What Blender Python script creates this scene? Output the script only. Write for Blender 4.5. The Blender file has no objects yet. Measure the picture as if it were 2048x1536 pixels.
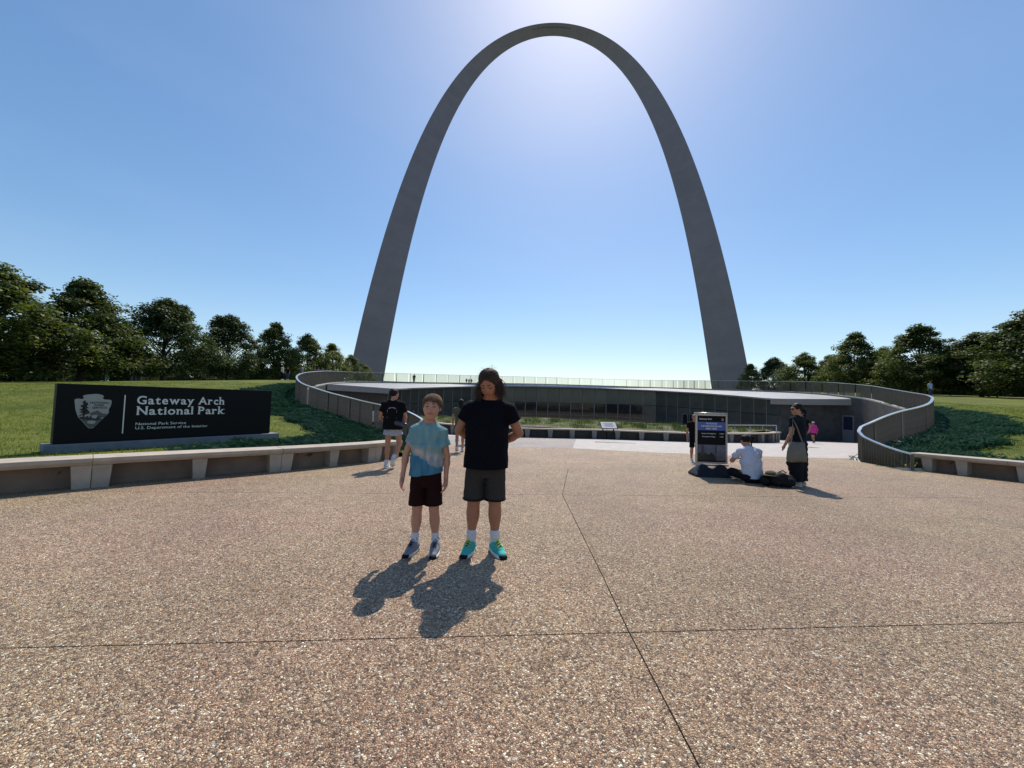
import bpy, math, random
import numpy as np
from mathutils import Vector, Matrix
from mathutils.geometry import delaunay_2d_cdt
random.seed(7); rng = np.random.default_rng(11)
sc = bpy.context.scene
COL = sc.collection
# ------------------------------------------------------------ camera, sky, sun, exposure
FPX = 740.0; PITCH = math.radians(2.75); ROLL = math.radians(1.45); CAMZ = 1.4
cr, sr, cp, sp = math.cos(ROLL), math.sin(ROLL), math.cos(PITCH), math.sin(PITCH)
cam_d = bpy.data.cameras.new('camera'); cam = bpy.data.objects.new('camera', cam_d); COL.objects.link(cam)
R3 = Matrix(((cr, -sr, 0), (-sr*sp, -cr*sp, -cp), (sr*cp, cr*cp, -sp)))
M4 = R3.to_4x4(); M4.translation = (0, 0, CAMZ); cam.matrix_world = M4
cam_d.sensor_width = 36; cam_d.lens = 36*FPX/2048; cam_d.clip_start = .05; cam_d.clip_end = 6000
sc.camera = cam
SUN_EL, SUN_AZ = math.radians(55), math.radians(11)
world = bpy.data.worlds.new('World'); sc.world = world; world.use_nodes = True
wn = world.node_tree; bg = wn.nodes['Background']
sky = wn.nodes.new('ShaderNodeTexSky'); sky.sky_type = 'NISHITA'; sky.sun_disc = False
sky.sun_elevation = SUN_EL; sky.sun_rotation = SUN_AZ; sky.altitude = 150
sky.air_density = 1.1; sky.dust_density = .6; sky.ozone_density = 2.2
shs = wn.nodes.new('ShaderNodeHueSaturation'); shs.inputs['Saturation'].default_value = 1.27
sgm = wn.nodes.new('ShaderNodeGamma'); sgm.inputs[1].default_value = .85
wtc = wn.nodes.new('ShaderNodeTexCoord'); wmp = wn.nodes.new('ShaderNodeMapping'); wmp.inputs['Scale'].default_value = (1.2, 1.2, 4.5); wmp.inputs['Rotation'].default_value = (.2, .35, .3)
wns = wn.nodes.new('ShaderNodeTexNoise'); wns.inputs['Scale'].default_value = 1.1; wns.inputs['Detail'].default_value = 5; wns.inputs['Roughness'].default_value = .5
wmr = wn.nodes.new('ShaderNodeMapRange'); wmr.inputs['From Min'].default_value = .48; wmr.inputs['From Max'].default_value = .8; wmr.inputs['To Max'].default_value = .08
wmx = wn.nodes.new('ShaderNodeMix'); wmx.data_type = 'RGBA'; wmx.inputs[7].default_value = (4.6, 4.9, 5.4, 1)      # a faint veil of high cloud
wn.links.new(wtc.outputs['Generated'], wmp.inputs[0]); wn.links.new(wmp.outputs[0], wns.inputs['Vector']); wn.links.new(wns.outputs['Fac'], wmr.inputs['Value']); wn.links.new(wmr.outputs[0], wmx.inputs[0])
wn.links.new(sky.outputs[0], sgm.inputs[0]); wn.links.new(sgm.outputs[0], shs.inputs['Color']); wn.links.new(shs.outputs[0], wmx.inputs[6]); wn.links.new(wmx.outputs[2], bg.inputs[0]); bg.inputs[1].default_value = 0.15
sl = bpy.data.lights.new('sun', 'SUN'); sl.energy = 4.3; sl.angle = math.radians(.55); sl.color = (1, .92, .80)
so = bpy.data.objects.new('sun', sl); COL.objects.link(so)
sdir = Vector((math.sin(SUN_AZ)*math.cos(SUN_EL), math.cos(SUN_AZ)*math.cos(SUN_EL), math.sin(SUN_EL)))
so.rotation_euler = sdir.to_track_quat('Z', 'Y').to_euler()
sc.view_settings.view_transform = 'Standard'; sc.view_settings.look = 'None'
sc.view_settings.exposure = .25; sc.view_settings.gamma = 1; sc.view_settings.use_curve_mapping = False
sc.render.engine = 'CYCLES'
sc.cycles.max_bounces = 6; sc.cycles.transparent_max_bounces = 8

# ------------------------------------------------------------ helpers
def ray(u, v):
    xc, yc = (u-1024)/FPX, -(v-768)/FPX
    x = xc*cr-yc*sr; y = xc*sr+yc*cr
    return Vector((x, cp-y*sp, sp+y*cp))
def P(u, v, Y):                       # the place at distance Y seen in direction (u, v)
    d = ray(u, v); return Vector((d.x/d.y*Y, Y, CAMZ+d.z/d.y*Y))
def tag(o, label=None, cat=None, group=None, kind=None):
    if label: o['label'] = label
    if cat: o['category'] = cat
    if group: o['group'] = group
    if kind: o['kind'] = kind
    return o
def empty(name, loc=(0, 0, 0), rz=0, **k):
    o = bpy.data.objects.new(name, None); COL.objects.link(o); o.location = loc; o.rotation_euler = (0, 0, rz)
    o.empty_display_size = .2
    return tag(o, **k)
def link(name, me, parent=None, loc=None, rot=None, scale=None):
    o = bpy.data.objects.new(name, me); COL.objects.link(o)
    if parent: o.parent = parent
    if loc is not None: o.location = loc
    if rot is not None: o.rotation_euler = rot
    if scale is not None: o.scale = scale
    return o
def fastmesh(name, V, F, mat=None, smooth=False):
    V = np.asarray(V, dtype=np.float32); me = bpy.data.meshes.new(name)
    if isinstance(F, np.ndarray):
        n, k = F.shape
        me.vertices.add(len(V)); me.vertices.foreach_set('co', V.ravel())
        me.loops.add(n*k); me.loops.foreach_set('vertex_index', F.astype(np.int32).ravel())
        me.polygons.add(n); me.polygons.foreach_set('loop_start', np.arange(0, n*k, k, dtype=np.int32))
        try: me.polygons.foreach_set('loop_total', np.full(n, k, dtype=np.int32))
        except Exception: pass
        me.update(calc_edges=True)
    else:
        me.from_pydata([tuple(map(float, v)) for v in V], [], F); me.update()
    if smooth: me.polygons.foreach_set('use_smooth', np.ones(len(me.polygons), dtype=bool))
    if mat: me.materials.append(mat)
    return me
class MB:                             # collects shapes into one mesh
    def __init__(s): s.v = []; s.f = []
    def add(s, V, F):
        n = len(s.v); s.v += [tuple(v) for v in V]; s.f += [tuple(i+n for i in f) for f in F]; return s
    def box(s, c, size, rz=0, M=None):
        hx, hy, hz = size[0]/2, size[1]/2, size[2]/2
        V = [Vector((x*hx, y*hy, z*hz)) for z in (-1, 1) for y in (-1, 1) for x in (-1, 1)]
        m = M if M else Matrix.Rotation(rz, 3, 'Z')
        V = [m @ v+Vector(c) for v in V]
        return s.add(V, [(0, 2, 3, 1), (4, 5, 7, 6), (0, 1, 5, 4), (2, 6, 7, 3), (0, 4, 6, 2), (1, 3, 7, 5)])
    def tube(s, pts, rad, n=8, cap=True):
        pts = [Vector(p) for p in pts]; rad = rad if hasattr(rad, '__len__') else [rad]*len(pts)
        rings = []
        for i, p in enumerate(pts):
            t = (pts[min(i+1, len(pts)-1)]-pts[max(i-1, 0)]).normalized()
            a = Vector((0, 0, 1)) if abs(t.z) < .9 else Vector((1, 0, 0))
            x = t.cross(a).normalized(); y = t.cross(x)
            rings.append([p+(x*math.cos(2*math.pi*j/n)+y*math.sin(2*math.pi*j/n))*rad[i] for j in range(n)])
        V = [v for r in rings for v in r]; F = []
        for i in range(len(pts)-1):
            for j in range(n):
                F.append((i*n+j, i*n+(j+1) % n, (i+1)*n+(j+1) % n, (i+1)*n+j))
        if cap: F.append(tuple(range(n))[::-1]); F.append(tuple(range((len(pts)-1)*n, len(pts)*n)))
        return s.add(V, F)
    def prism(s, poly, M, depth):      # poly in local xy, extruded along local z, placed by 4x4 M
        n = len(poly); V = [M @ Vector((x, y, 0)) for x, y in poly]+[M @ Vector((x, y, depth)) for x, y in poly]
        F = [tuple(range(n))[::-1], tuple(range(n, 2*n))]+[(i, (i+1) % n, n+(i+1) % n, n+i) for i in range(n)]
        return s.add(V, F)
    def mesh(s, name, mat, smooth=False): return fastmesh(name, s.v, s.f, mat, smooth)
    def build(s, name, mat, parent=None, smooth=False): return link(name, s.mesh(name, mat, smooth), parent)
def bevel(o, w=.01, seg=2):
    m = o.modifiers.new('bevel', 'BEVEL'); m.width = w; m.segments = seg; m.limit_method = 'ANGLE'; return o

# ------------------------------------------------------------ materials
def mat(name, col=(.5, .5, .5), rough=.7, metal=0, spec=.5, noise=None, bump=None, var=0, trans=0):
    m = bpy.data.materials.new(name); m.use_nodes = True; nt = m.node_tree; b = nt.nodes['Principled BSDF']
    b.inputs['Base Color'].default_value = (*col, 1); b.inputs['Roughness'].default_value = rough
    b.inputs['Metallic'].default_value = metal; b.inputs['Specular IOR Level'].default_value = spec
    tc = nt.nodes.new('ShaderNodeTexCoord')
    if noise:                          # (scale, amount, detail)
        n = nt.nodes.new('ShaderNodeTexNoise'); n.inputs['Scale'].default_value = noise[0]; n.inputs['Detail'].default_value = noise[2] if len(noise) > 2 else 4
        nt.links.new(tc.outputs['Object'], n.inputs['Vector'])
        r = nt.nodes.new('ShaderNodeMapRange'); r.inputs['From Min'].default_value = .3; r.inputs['From Max'].default_value = .7
        r.inputs['To Min'].default_value = 1-noise[1]; r.inputs['To Max'].default_value = 1+noise[1]
        nt.links.new(n.outputs['Fac'], r.inputs['Value'])
        h = nt.nodes.new('ShaderNodeHueSaturation'); h.inputs['Color'].default_value = (*col, 1)
        nt.links.new(r.outputs[0], h.inputs['Value']); nt.links.new(h.outputs[0], b.inputs['Base Color'])
        if var:
            oi = nt.nodes.new('ShaderNodeObjectInfo'); r2 = nt.nodes.new('ShaderNodeMapRange')
            r2.inputs['To Min'].default_value = 1-var; r2.inputs['To Max'].default_value = 1+var
            nt.links.new(oi.outputs['Random'], r2.inputs['Value'])
            mm = nt.nodes.new('ShaderNodeMath'); mm.operation = 'MULTIPLY'
            nt.links.new(r.outputs[0], mm.inputs[0]); nt.links.new(r2.outputs[0], mm.inputs[1]); nt.links.new(mm.outputs[0], h.inputs['Value'])
    if bump:                           # (scale, distance)
        n = nt.nodes.new('ShaderNodeTexNoise'); n.inputs['Scale'].default_value = bump[0]; n.inputs['Detail'].default_value = 5
        nt.links.new(tc.outputs['Object'], n.inputs['Vector'])
        bp = nt.nodes.new('ShaderNodeBump'); bp.inputs['Distance'].default_value = bump[1]; bp.inputs['Strength'].default_value = 1
        nt.links.new(n.outputs['Fac'], bp.inputs['Height']); nt.links.new(bp.outputs[0], b.inputs['Normal'])
    return m
def aggregate(name, ramp, s1=100, s2=38, gap=(.12, .09, .07), big=(.62, .56, .45)):
    m = bpy.data.materials.new(name); m.use_nodes = True; nt = m.node_tree; b = nt.nodes['Principled BSDF']; N = nt.nodes.new; L = nt.links.new
    tc = N('ShaderNodeTexCoord')
    nz = N('ShaderNodeTexNoise'); nz.inputs['Scale'].default_value = 40; L(tc.outputs['Object'], nz.inputs['Vector'])
    mx = N('ShaderNodeMix'); mx.data_type = 'VECTOR'; mx.inputs['Factor'].default_value = .02
    L(tc.outputs['Object'], mx.inputs[4]); L(nz.outputs['Color'], mx.inputs[5])
    v = N('ShaderNodeTexVoronoi'); v.inputs['Scale'].default_value = s1; L(mx.outputs[1], v.inputs['Vector'])
    e = N('ShaderNodeTexVoronoi'); e.feature = 'DISTANCE_TO_EDGE'; e.inputs['Scale'].default_value = s1; L(mx.outputs[1], e.inputs['Vector'])
    sep = N('ShaderNodeSeparateColor'); L(v.outputs['Color'], sep.inputs[0])
    cr_ = N('ShaderNodeValToRGB'); cr_.color_ramp.interpolation = 'CONSTANT'
    el = cr_.color_ramp.elements
    el[0].position = 0; el[0].color = (*ramp[0][1], 1); el[1].position = ramp[1][0]; el[1].color = (*ramp[1][1], 1)
    for p, c in ramp[2:]: x = el.new(p); x.color = (*c, 1)
    L(sep.outputs[0], cr_.inputs[0])
    # large pale pebbles
    v2 = N('ShaderNodeTexVoronoi'); v2.inputs['Scale'].default_value = s2; v2.inputs['Randomness'].default_value = 1; L(mx.outputs[1], v2.inputs['Vector'])
    sp2 = N('ShaderNodeSeparateColor'); L(v2.outputs['Color'], sp2.inputs[0])
    g1 = N('ShaderNodeMath'); g1.operation = 'GREATER_THAN'; g1.inputs[1].default_value = .9; L(sp2.outputs[1], g1.inputs[0])
    g2 = N('ShaderNodeMath'); g2.operation = 'LESS_THAN'; g2.inputs[1].default_value = .33; L(v2.outputs['Distance'], g2.inputs[0])
    g3 = N('ShaderNodeMath'); g3.operation = 'MULTIPLY'; L(g1.outputs[0], g3.inputs[0]); L(g2.outputs[0], g3.inputs[1])
    # gaps
    er = N('ShaderNodeMapRange'); er.inputs['From Min'].default_value = .0; er.inputs['From Max'].default_value = .11; L(e.outputs['Distance'], er.inputs['Value'])
    m1 = N('ShaderNodeMix'); m1.data_type = 'RGBA'; m1.inputs[6].default_value = (*gap, 1); L(er.outputs[0], m1.inputs[0]); L(cr_.outputs[0], m1.inputs[7])
    m2 = N('ShaderNodeMix'); m2.data_type = 'RGBA'; m2.inputs[7].default_value = (*big, 1); L(g3.outputs[0], m2.inputs[0]); L(m1.outputs[2], m2.inputs[6])
    # broad stains
    n2 = N('ShaderNodeTexNoise'); n2.inputs['Scale'].default_value = .55; n2.inputs['Detail'].default_value = 7; n2.inputs['Roughness'].default_value = .65; L(tc.outputs['Object'], n2.inputs['Vector'])
    r2 = N('ShaderNodeMapRange'); r2.inputs['From Min'].default_value = .3; r2.inputs['From Max'].default_value = .7; r2.inputs['To Min'].default_value = .8; r2.inputs['To Max'].default_value = 1.14; L(n2.outputs['Fac'], r2.inputs['Value'])
    n3 = N('ShaderNodeTexNoise'); n3.inputs['Scale'].default_value = 6; n3.inputs['Detail'].default_value = 3; L(tc.outputs['Object'], n3.inputs['Vector'])
    r3 = N('ShaderNodeMapRange'); r3.inputs['From Min'].default_value = .3; r3.inputs['From Max'].default_value = .7; r3.inputs['To Min'].default_value = .9; r3.inputs['To Max'].default_value = 1.08; L(n3.outputs['Fac'], r3.inputs['Value'])
    mu = N('ShaderNodeMath'); mu.operation = 'MULTIPLY'; L(r2.outputs[0], mu.inputs[0]); L(r3.outputs[0], mu.inputs[1])
    hs = N('ShaderNodeHueSaturation'); L(mu.outputs[0], hs.inputs['Value']); L(m2.outputs[2], hs.inputs['Color'])
    oi = N('ShaderNodeObjectInfo'); ro = N('ShaderNodeMapRange'); ro.inputs['To Min'].default_value = .94; ro.inputs['To Max'].default_value = 1.05; L(oi.outputs['Random'], ro.inputs['Value'])
    vs_ = N('ShaderNodeTexVoronoi'); vs_.inputs['Scale'].default_value = .55; L(mx.outputs[1], vs_.inputs['Vector']); sr_ = N('ShaderNodeSeparateColor'); L(vs_.outputs['Color'], sr_.inputs[0])
    rad = N('ShaderNodeMath'); rad.operation = 'MULTIPLY'; rad.inputs[1].default_value = .028; L(sr_.outputs[0], rad.inputs[0]); lt = N('ShaderNodeMath'); lt.operation = 'LESS_THAN'; L(vs_.outputs['Distance'], lt.inputs[0]); L(rad.outputs[0], lt.inputs[1])
    dk = N('ShaderNodeMath'); dk.operation = 'MULTIPLY_ADD'; dk.inputs[1].default_value = -.55; dk.inputs[2].default_value = 1; L(lt.outputs[0], dk.inputs[0])
    m3 = N('ShaderNodeMath'); m3.operation = 'MULTIPLY'; L(ro.outputs[0], m3.inputs[0]); L(dk.outputs[0], m3.inputs[1]); m4 = N('ShaderNodeMath'); m4.operation = 'MULTIPLY'; L(m3.outputs[0], m4.inputs[0]); L(mu.outputs[0], m4.inputs[1]); L(m4.outputs[0], hs.inputs['Value'])
    n5 = N('ShaderNodeTexNoise'); n5.inputs['Scale'].default_value = .35; n5.inputs['Detail'].default_value = 3; L(tc.outputs['Object'], n5.inputs['Vector']); r5 = N('ShaderNodeMapRange'); r5.inputs['From Min'].default_value = .35; r5.inputs['From Max'].default_value = .65; r5.inputs['To Min'].default_value = .488; r5.inputs['To Max'].default_value = .508; L(n5.outputs['Fac'], r5.inputs['Value']); L(r5.outputs[0], hs.inputs['Hue'])
    L(hs.outputs[0], b.inputs['Base Color'])
    rr = N('ShaderNodeMapRange'); rr.inputs['To Min'].default_value = .32; rr.inputs['To Max'].default_value = .85; L(sep.outputs[1], rr.inputs['Value']); L(rr.outputs[0], b.inputs['Roughness'])
    b.inputs['Specular IOR Level'].default_value = .5
    # relief: domed pebbles of uneven height with tilted tops
    hh = N('ShaderNodeMapRange'); hh.inputs['From Max'].default_value = .35; L(e.outputs['Distance'], hh.inputs['Value'])
    h2 = N('ShaderNodeMath'); h2.operation = 'MULTIPLY_ADD'; h2.inputs[1].default_value = .75; L(sep.outputs[2], h2.inputs[0]); L(hh.outputs[0], h2.inputs[2])
    h3 = N('ShaderNodeMath'); h3.operation = 'ADD'; L(h2.outputs[0], h3.inputs[0]); L(g3.outputs[0], h3.inputs[1])
    bp = N('ShaderNodeBump'); bp.inputs['Strength'].default_value = 1; bp.inputs['Distance'].default_value = .0055; L(h3.outputs[0], bp.inputs['Height'])
    L(bp.outputs[0], b.inputs['Normal'])
    return m
def foliage(name, c1, c2, trans=.35, rough=.55):
    m = bpy.data.materials.new(name); m.use_nodes = True; nt = m.node_tree; N = nt.nodes.new; L = nt.links.new
    b = nt.nodes['Principled BSDF']; out = nt.nodes['Material Output']
    g = N('ShaderNodeNewGeometry'); oi = N('ShaderNodeObjectInfo')
    ad = N('ShaderNodeMath'); ad.operation = 'ADD'; L(g.outputs['Random Per Island'], ad.inputs[0])
    ml = N('ShaderNodeMath'); ml.operation = 'MULTIPLY'; ml.inputs[1].default_value = .5; L(oi.outputs['Random'], ml.inputs[0]); L(ml.outputs[0], ad.inputs[1])
    r = N('ShaderNodeMapRange'); r.inputs['From Max'].default_value = 1.5; L(ad.outputs[0], r.inputs['Value'])
    mx = N('ShaderNodeMix'); mx.data_type = 'RGBA'; mx.inputs[6].default_value = (*c1, 1); mx.inputs[7].default_value = (*c2, 1); L(r.outputs[0], mx.inputs[0])
    L(mx.outputs[2], b.inputs['Base Color']); b.inputs['Roughness'].default_value = rough; b.inputs['Specular IOR Level'].default_value = .3 if rough < .9 else .05
    t = N('ShaderNodeBsdfTranslucent'); hs = N('ShaderNodeHueSaturation'); hs.inputs['Hue'].default_value = .48; hs.inputs['Saturation'].default_value = 1.15; hs.inputs['Value'].default_value = 1.7
    L(mx.outputs[2], hs.inputs['Color']); L(hs.outputs[0], t.inputs['Color'])
    ms = N('ShaderNodeMixShader'); ms.inputs[0].default_value = trans; L(b.outputs[0], ms.inputs[1]); L(t.outputs[0], ms.inputs[2]); L(ms.outputs[0], out.inputs['Surface'])
    return m
tanramp = [(0, (.13, .078, .045)), (.12, (.50, .325, .185)), (.36, (.30, .185, .11)), (.50, (.60, .42, .26)), (.66, (.40, .235, .14)), (.80, (.74, .57, .37)), (.91, (.16, .12, .085)), (.96, (.92, .83, .62))]
grayramp = [(0, (.24, .20, .18)), (.2, (.40, .34, .30)), (.45, (.34, .29, .26)), (.65, (.48, .42, .38)), (.85, (.56, .5, .46)), (.95, (.3, .27, .25))]
M = dict(
    tan=aggregate('exposed_aggregate_tan', tanramp), gray=aggregate('exposed_aggregate_gray', grayramp, gap=(.2, .17, .15), big=(.6, .57, .53)),
    plaza=mat('smooth_concrete', (.40, .37, .35), .8, noise=(3, .12), bump=(60, .002)),
    soil=mat('soil', (.07, .05, .035), .95, noise=(8, .3)),
    conc=mat('bench_concrete', (.38, .325, .265), .8, noise=(5, .13, 6), bump=(90, .0015), var=.07),
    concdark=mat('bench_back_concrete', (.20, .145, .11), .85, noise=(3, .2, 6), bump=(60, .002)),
    concblack=mat('shaded_back_concrete', (.045, .042, .038), .85, noise=(3, .2, 6)), concmid=mat('shaded_support_concrete', (.22, .21, .195), .85, noise=(5, .2, 6)),  # planter bench back and supports, with the wall's shade darkened into the colours
    coping=mat('coping_stone', (.44, .43, .40), .7, noise=(4, .1)),
    granite=mat('black_granite', (.007, .007, .0075), .6, noise=(300, .35, 2), spec=.15),
    plinth=mat('plinth_concrete', (.17, .18, .20), .8, noise=(6, .12), bump=(80, .001)),
    letter=mat('silver_letters', (.70, .70, .67), .5), emblem=mat('emblem_gray', (.32, .32, .30), .6, noise=(40, .12)), emdark=mat('emblem_dark', (.02, .02, .02), .6), emmid=mat('emblem_mid', (.09, .09, .09), .6),
    wall=mat('dark_stone_wall', (.05, .048, .048), .75, noise=(2.2, .28, 8), bump=(20, .004)),
    steel=mat('handrail_steel', (.62, .63, .64), .28, metal=1, noise=(9, .06)), baluster=mat('baluster_steel', (.15, .13, .105), .55, metal=.5, noise=(6, .15)),
    roof=mat('roof_metal', (.25, .26, .275), .55, metal=.35, noise=(.6, .12, 5)), fascia=mat('fascia_metal', (.22, .21, .195), .6, metal=.2),
    soffit=mat('soffit', (.16, .16, .155), .7, noise=(1, .1)),
    upper=mat('upper_glass', (.045, .052, .048), .22, spec=.5, noise=(.9, .25, 6), var=.18), lower=mat('lower_glass', (.008, .010, .016), .06, spec=.55, var=0),
    mullion=mat('mullion_metal', (.20, .20, .19), .5, metal=.3), interior=mat('interior_dark', (.03, .03, .032), .8), counter=mat('interior_counter', (.25, .24, .23), .5),
    doorpane=mat('door_glass', (.012, .016, .045), .15), doorframe=mat('door_frame', (.16, .16, .17), .5, metal=.3),
    bark=mat('bark', (.07, .052, .038), .9, noise=(12, .3), bump=(30, .01)),
    leaf=foliage('leaves', (.030, .050, .014), (.085, .115, .028), .42), leafb=foliage('leaves_dark', (.022, .042, .015), (.060, .090, .026), .36), leafc=foliage('leaves_yellowish', (.05, .07, .016), (.12, .14, .035), .45),
    juniper=foliage('juniper_sprays', (.016, .045, .031), (.042, .098, .062), .18, .95), grass=foliage('grass_blades', (.060, .10, .014), (.12, .17, .03), .4),
    mgrass=foliage('meadow_grass', (.08, .12, .03), (.16, .20, .07), .4),
    black=mat('black_rubber', (.008, .008, .009), .7, spec=.2), blackblue=mat('black_moulded_plastic', (.007, .009, .016), .5, spec=.3), alu=mat('aluminium_frame', (.42, .40, .38), .35, metal=.7),
    poster=mat('poster_black', (.005, .005, .006), .6, spec=.15), blue=mat('poster_blue', (.055, .10, .32), .35), white=mat('print_white', (.75, .75, .74), .5), pink=mat('pink_jacket', (.75, .06, .36), .8),
    panel=mat('interpretive_panel', (.62, .60, .60), .4), red=mat('print_red', (.35, .12, .1), .5),
    bin=mat('bin_metal', (.10, .11, .12), .5))
def lawn_mat():
    m = bpy.data.materials.new('lawn_turf'); m.use_nodes = True; nt = m.node_tree; N = nt.nodes.new; L = nt.links.new; b = nt.nodes['Principled BSDF']
    tc = N('ShaderNodeTexCoord')
    a = N('ShaderNodeTexNoise'); a.inputs['Scale'].default_value = .5; a.inputs['Detail'].default_value = 8; a.inputs['Roughness'].default_value = .7; L(tc.outputs['Object'], a.inputs['Vector'])
    r = N('ShaderNodeValToRGB'); r.color_ramp.elements[0].position = .35; r.color_ramp.elements[0].color = (.058, .085, .010, 1); r.color_ramp.elements[1].position = .66; r.color_ramp.elements[1].color = (.15, .16, .024, 1); L(a.outputs['Fac'], r.inputs[0])
    n = N('ShaderNodeTexNoise'); n.inputs['Scale'].default_value = 22; n.inputs['Detail'].default_value = 6; L(tc.outputs['Object'], n.inputs['Vector'])
    rr = N('ShaderNodeMapRange'); rr.inputs['From Min'].default_value = .3; rr.inputs['From Max'].default_value = .7; rr.inputs['To Min'].default_value = .6; rr.inputs['To Max'].default_value = 1.35; L(n.outputs['Fac'], rr.inputs['Value'])
    h = N('ShaderNodeHueSaturation'); L(rr.outputs[0], h.inputs['Value']); L(r.outputs[0], h.inputs['Color']); L(h.outputs[0], b.inputs['Base Color'])
    b.inputs['Roughness'].default_value = .85; b.inputs['Specular IOR Level'].default_value = .2
    bp = N('ShaderNodeBump'); bp.inputs['Distance'].default_value = .04; L(n.outputs['Fac'], bp.inputs['Height']); L(bp.outputs[0], b.inputs['Normal'])
    return m
M['lawn'] = lawn_mat()
def arch_mat():
    m = bpy.data.materials.new('stainless_skin'); m.use_nodes = True; nt = m.node_tree; N = nt.nodes.new; L = nt.links.new; b = nt.nodes['Principled BSDF']
    tc = N('ShaderNodeTexCoord'); oi = N('ShaderNodeObjectInfo')
    n = N('ShaderNodeTexNoise'); n.inputs['Scale'].default_value = .16; n.inputs['Detail'].default_value = 9; n.inputs['Roughness'].default_value = .72; n.inputs['Distortion'].default_value = .6; L(tc.outputs['Object'], n.inputs['Vector'])
    r = N('ShaderNodeMapRange'); r.inputs['From Min'].default_value = .32; r.inputs['From Max'].default_value = .68; r.inputs['To Min'].default_value = .91; r.inputs['To Max'].default_value = 1.08; L(n.outputs['Fac'], r.inputs['Value'])
    r2 = N('ShaderNodeMapRange'); r2.inputs['To Min'].default_value = .965; r2.inputs['To Max'].default_value = 1.035; L(oi.outputs['Random'], r2.inputs['Value'])
    mu = N('ShaderNodeMath'); mu.operation = 'MULTIPLY'; L(r.outputs[0], mu.inputs[0]); L(r2.outputs[0], mu.inputs[1])
    h = N('ShaderNodeHueSaturation'); h.inputs['Color'].default_value = (.232, .200, .238, 1); L(mu.outputs[0], h.inputs['Value']); L(h.outputs[0], b.inputs['Base Color'])
    b.inputs['Metallic'].default_value = .35; b.inputs['Roughness'].default_value = .48
    return m
M['arch'] = arch_mat()

# ------------------------------------------------------------ ground heights
def interp(x, pts):
    return np.interp(x, [p[0] for p in pts], [p[1] for p in pts])
GP = [(-100, 0), (3, 0), (16, -.325), (38, -1.65), (80, -1.65)]
def G(y): return float(interp(y, GP))
TP = [(-60, .1), (4, .13), (10, .17), (13, .3), (16, .6), (19, 1.2), (24, 1.8), (30, 2.4), (38, 3.0), (54, 3.95), (62, 4.3), (90, 4.4), (150, 4.3), (190, 3.4), (900, 2.0), (2500, 0)]
# railing path (x, y, top, base) taken round the sunken forecourt, right bench end to left bench end
def rp(u, v, Y, hgt): p = P(u, v, Y); return (p.x, p.y, p.z, p.z-hgt)
RAIL = [rp(1824, 907, 10.0, .42), rp(1800, 901, 10.3, .52), rp(1770, 891, 10.8, .66), rp(1745, 881, 11.3, .80), rp(1726, 872, 11.7, .90), rp(1717, 862, 12.1, .95), rp(1722, 853, 12.4, 1.02),
        rp(1740, 845, 12.7, 1.05), rp(1770, 832, 13.0, 1.05), rp(1800, 822, 13.4, 1.05), rp(1835, 814, 13.8, 1.05), rp(1858, 806, 14.3, 1.05), rp(1865, 797, 15.2, 1.05), rp(1862, 793, 17, 1.05), rp(1850, 789, 19.3, 1.05),
        rp(1819, 784, 22, 1.05), rp(1780, 777.5, 25, 1.05), rp(1740, 771, 28, 1.05), rp(1690, 766.5, 30.6, 1.07), rp(1637, 763.5, 33.5, 1.07), rp(1540, 762, 39, 1.07), rp(1420, 761, 45, 1.07), rp(1340, 760.5, 51, 1.07),
        rp(1251, 759, 55.5, 1.07), rp(1160, 756.5, 56.5, 1.07), rp(1080, 754, 55.5, 1.07), rp(1000, 752, 53, 1.07), rp(940, 750.5, 50, 1.07), rp(850, 748, 45.5, 1.07), rp(760, 745.5, 41.5, 1.07), rp(700, 743.5, 37.5, 1.07), rp(671, 742, 33.5, 1.07),
        rp(645, 741.7, 29, 1.07), rp(612, 744.5, 24.5, 1.07), rp(596, 750, 21.5, 1.06), rp(594, 757, 19.6, 1.05), rp(604, 766, 18.6, 1.05), rp(629, 775, 18.0, 1.05), rp(661, 785, 17.2, 1.05), rp(695, 793.5, 16.4, 1.05),
        rp(729, 802, 15.6, 1.05), rp(760, 808.6, 14.9, 1.05), rp(790, 815.5, 14.3, 1.05), rp(813, 821.5, 13.7, 1.05), rp(838, 834, 12.8, .98), rp(855, 848, 11.9, .88), rp(861, 861, 11.3, .75), rp(855, 873, 10.8, .62), rp(838, 883, 10.4, .45)]
def catmull(pts, step):
    A = np.array(pts, float); A = np.vstack([2*A[0]-A[1], A, 2*A[-1]-A[-2]]); out = []
    for i in range(1, len(A)-2):
        L_ = np.linalg.norm(A[i+1][:3]-A[i][:3]); n = max(1, int(round(L_/step)))
        for k in range(n):
            t = k/n; t2 = t*t; t3 = t2*t
            out.append(.5*((2*A[i])+(-A[i-1]+A[i+1])*t+(2*A[i-1]-5*A[i]+4*A[i+1]-A[i+2])*t2+(-A[i-1]+3*A[i]-3*A[i+1]+A[i+2])*t3))
    out.append(A[-2]); return np.array(out)
rail = catmull(RAIL, .35)
def seglen(p): return np.concatenate([[0], np.cumsum(np.linalg.norm(np.diff(p[:, :2], axis=0), axis=1))])
def resample(p, step):
    s = seglen(p); n = int(round(s[-1]/step)); t = np.linspace(0, s[-1], n+1)
    return np.stack([np.interp(t, s, p[:, k]) for k in range(p.shape[1])], 1)
BL = [(-9.6, -3), (-9.2, .6), (-8.45, 2.7), (-7.45, 4.25), (-6.38, 5.58), (-5.47, 6.55), (-4.60, 7.43), (-3.88, 8.29), (-3.30, 9.12), (-2.93, 10.0)]   # foot of the left bench, front
BR = [(11.0, 10.25), (11.3, 9.35), (11.62, 8.45), (12.0, 7.1), (12.4, 5), (13, 3), (13.6, -1)]
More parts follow.
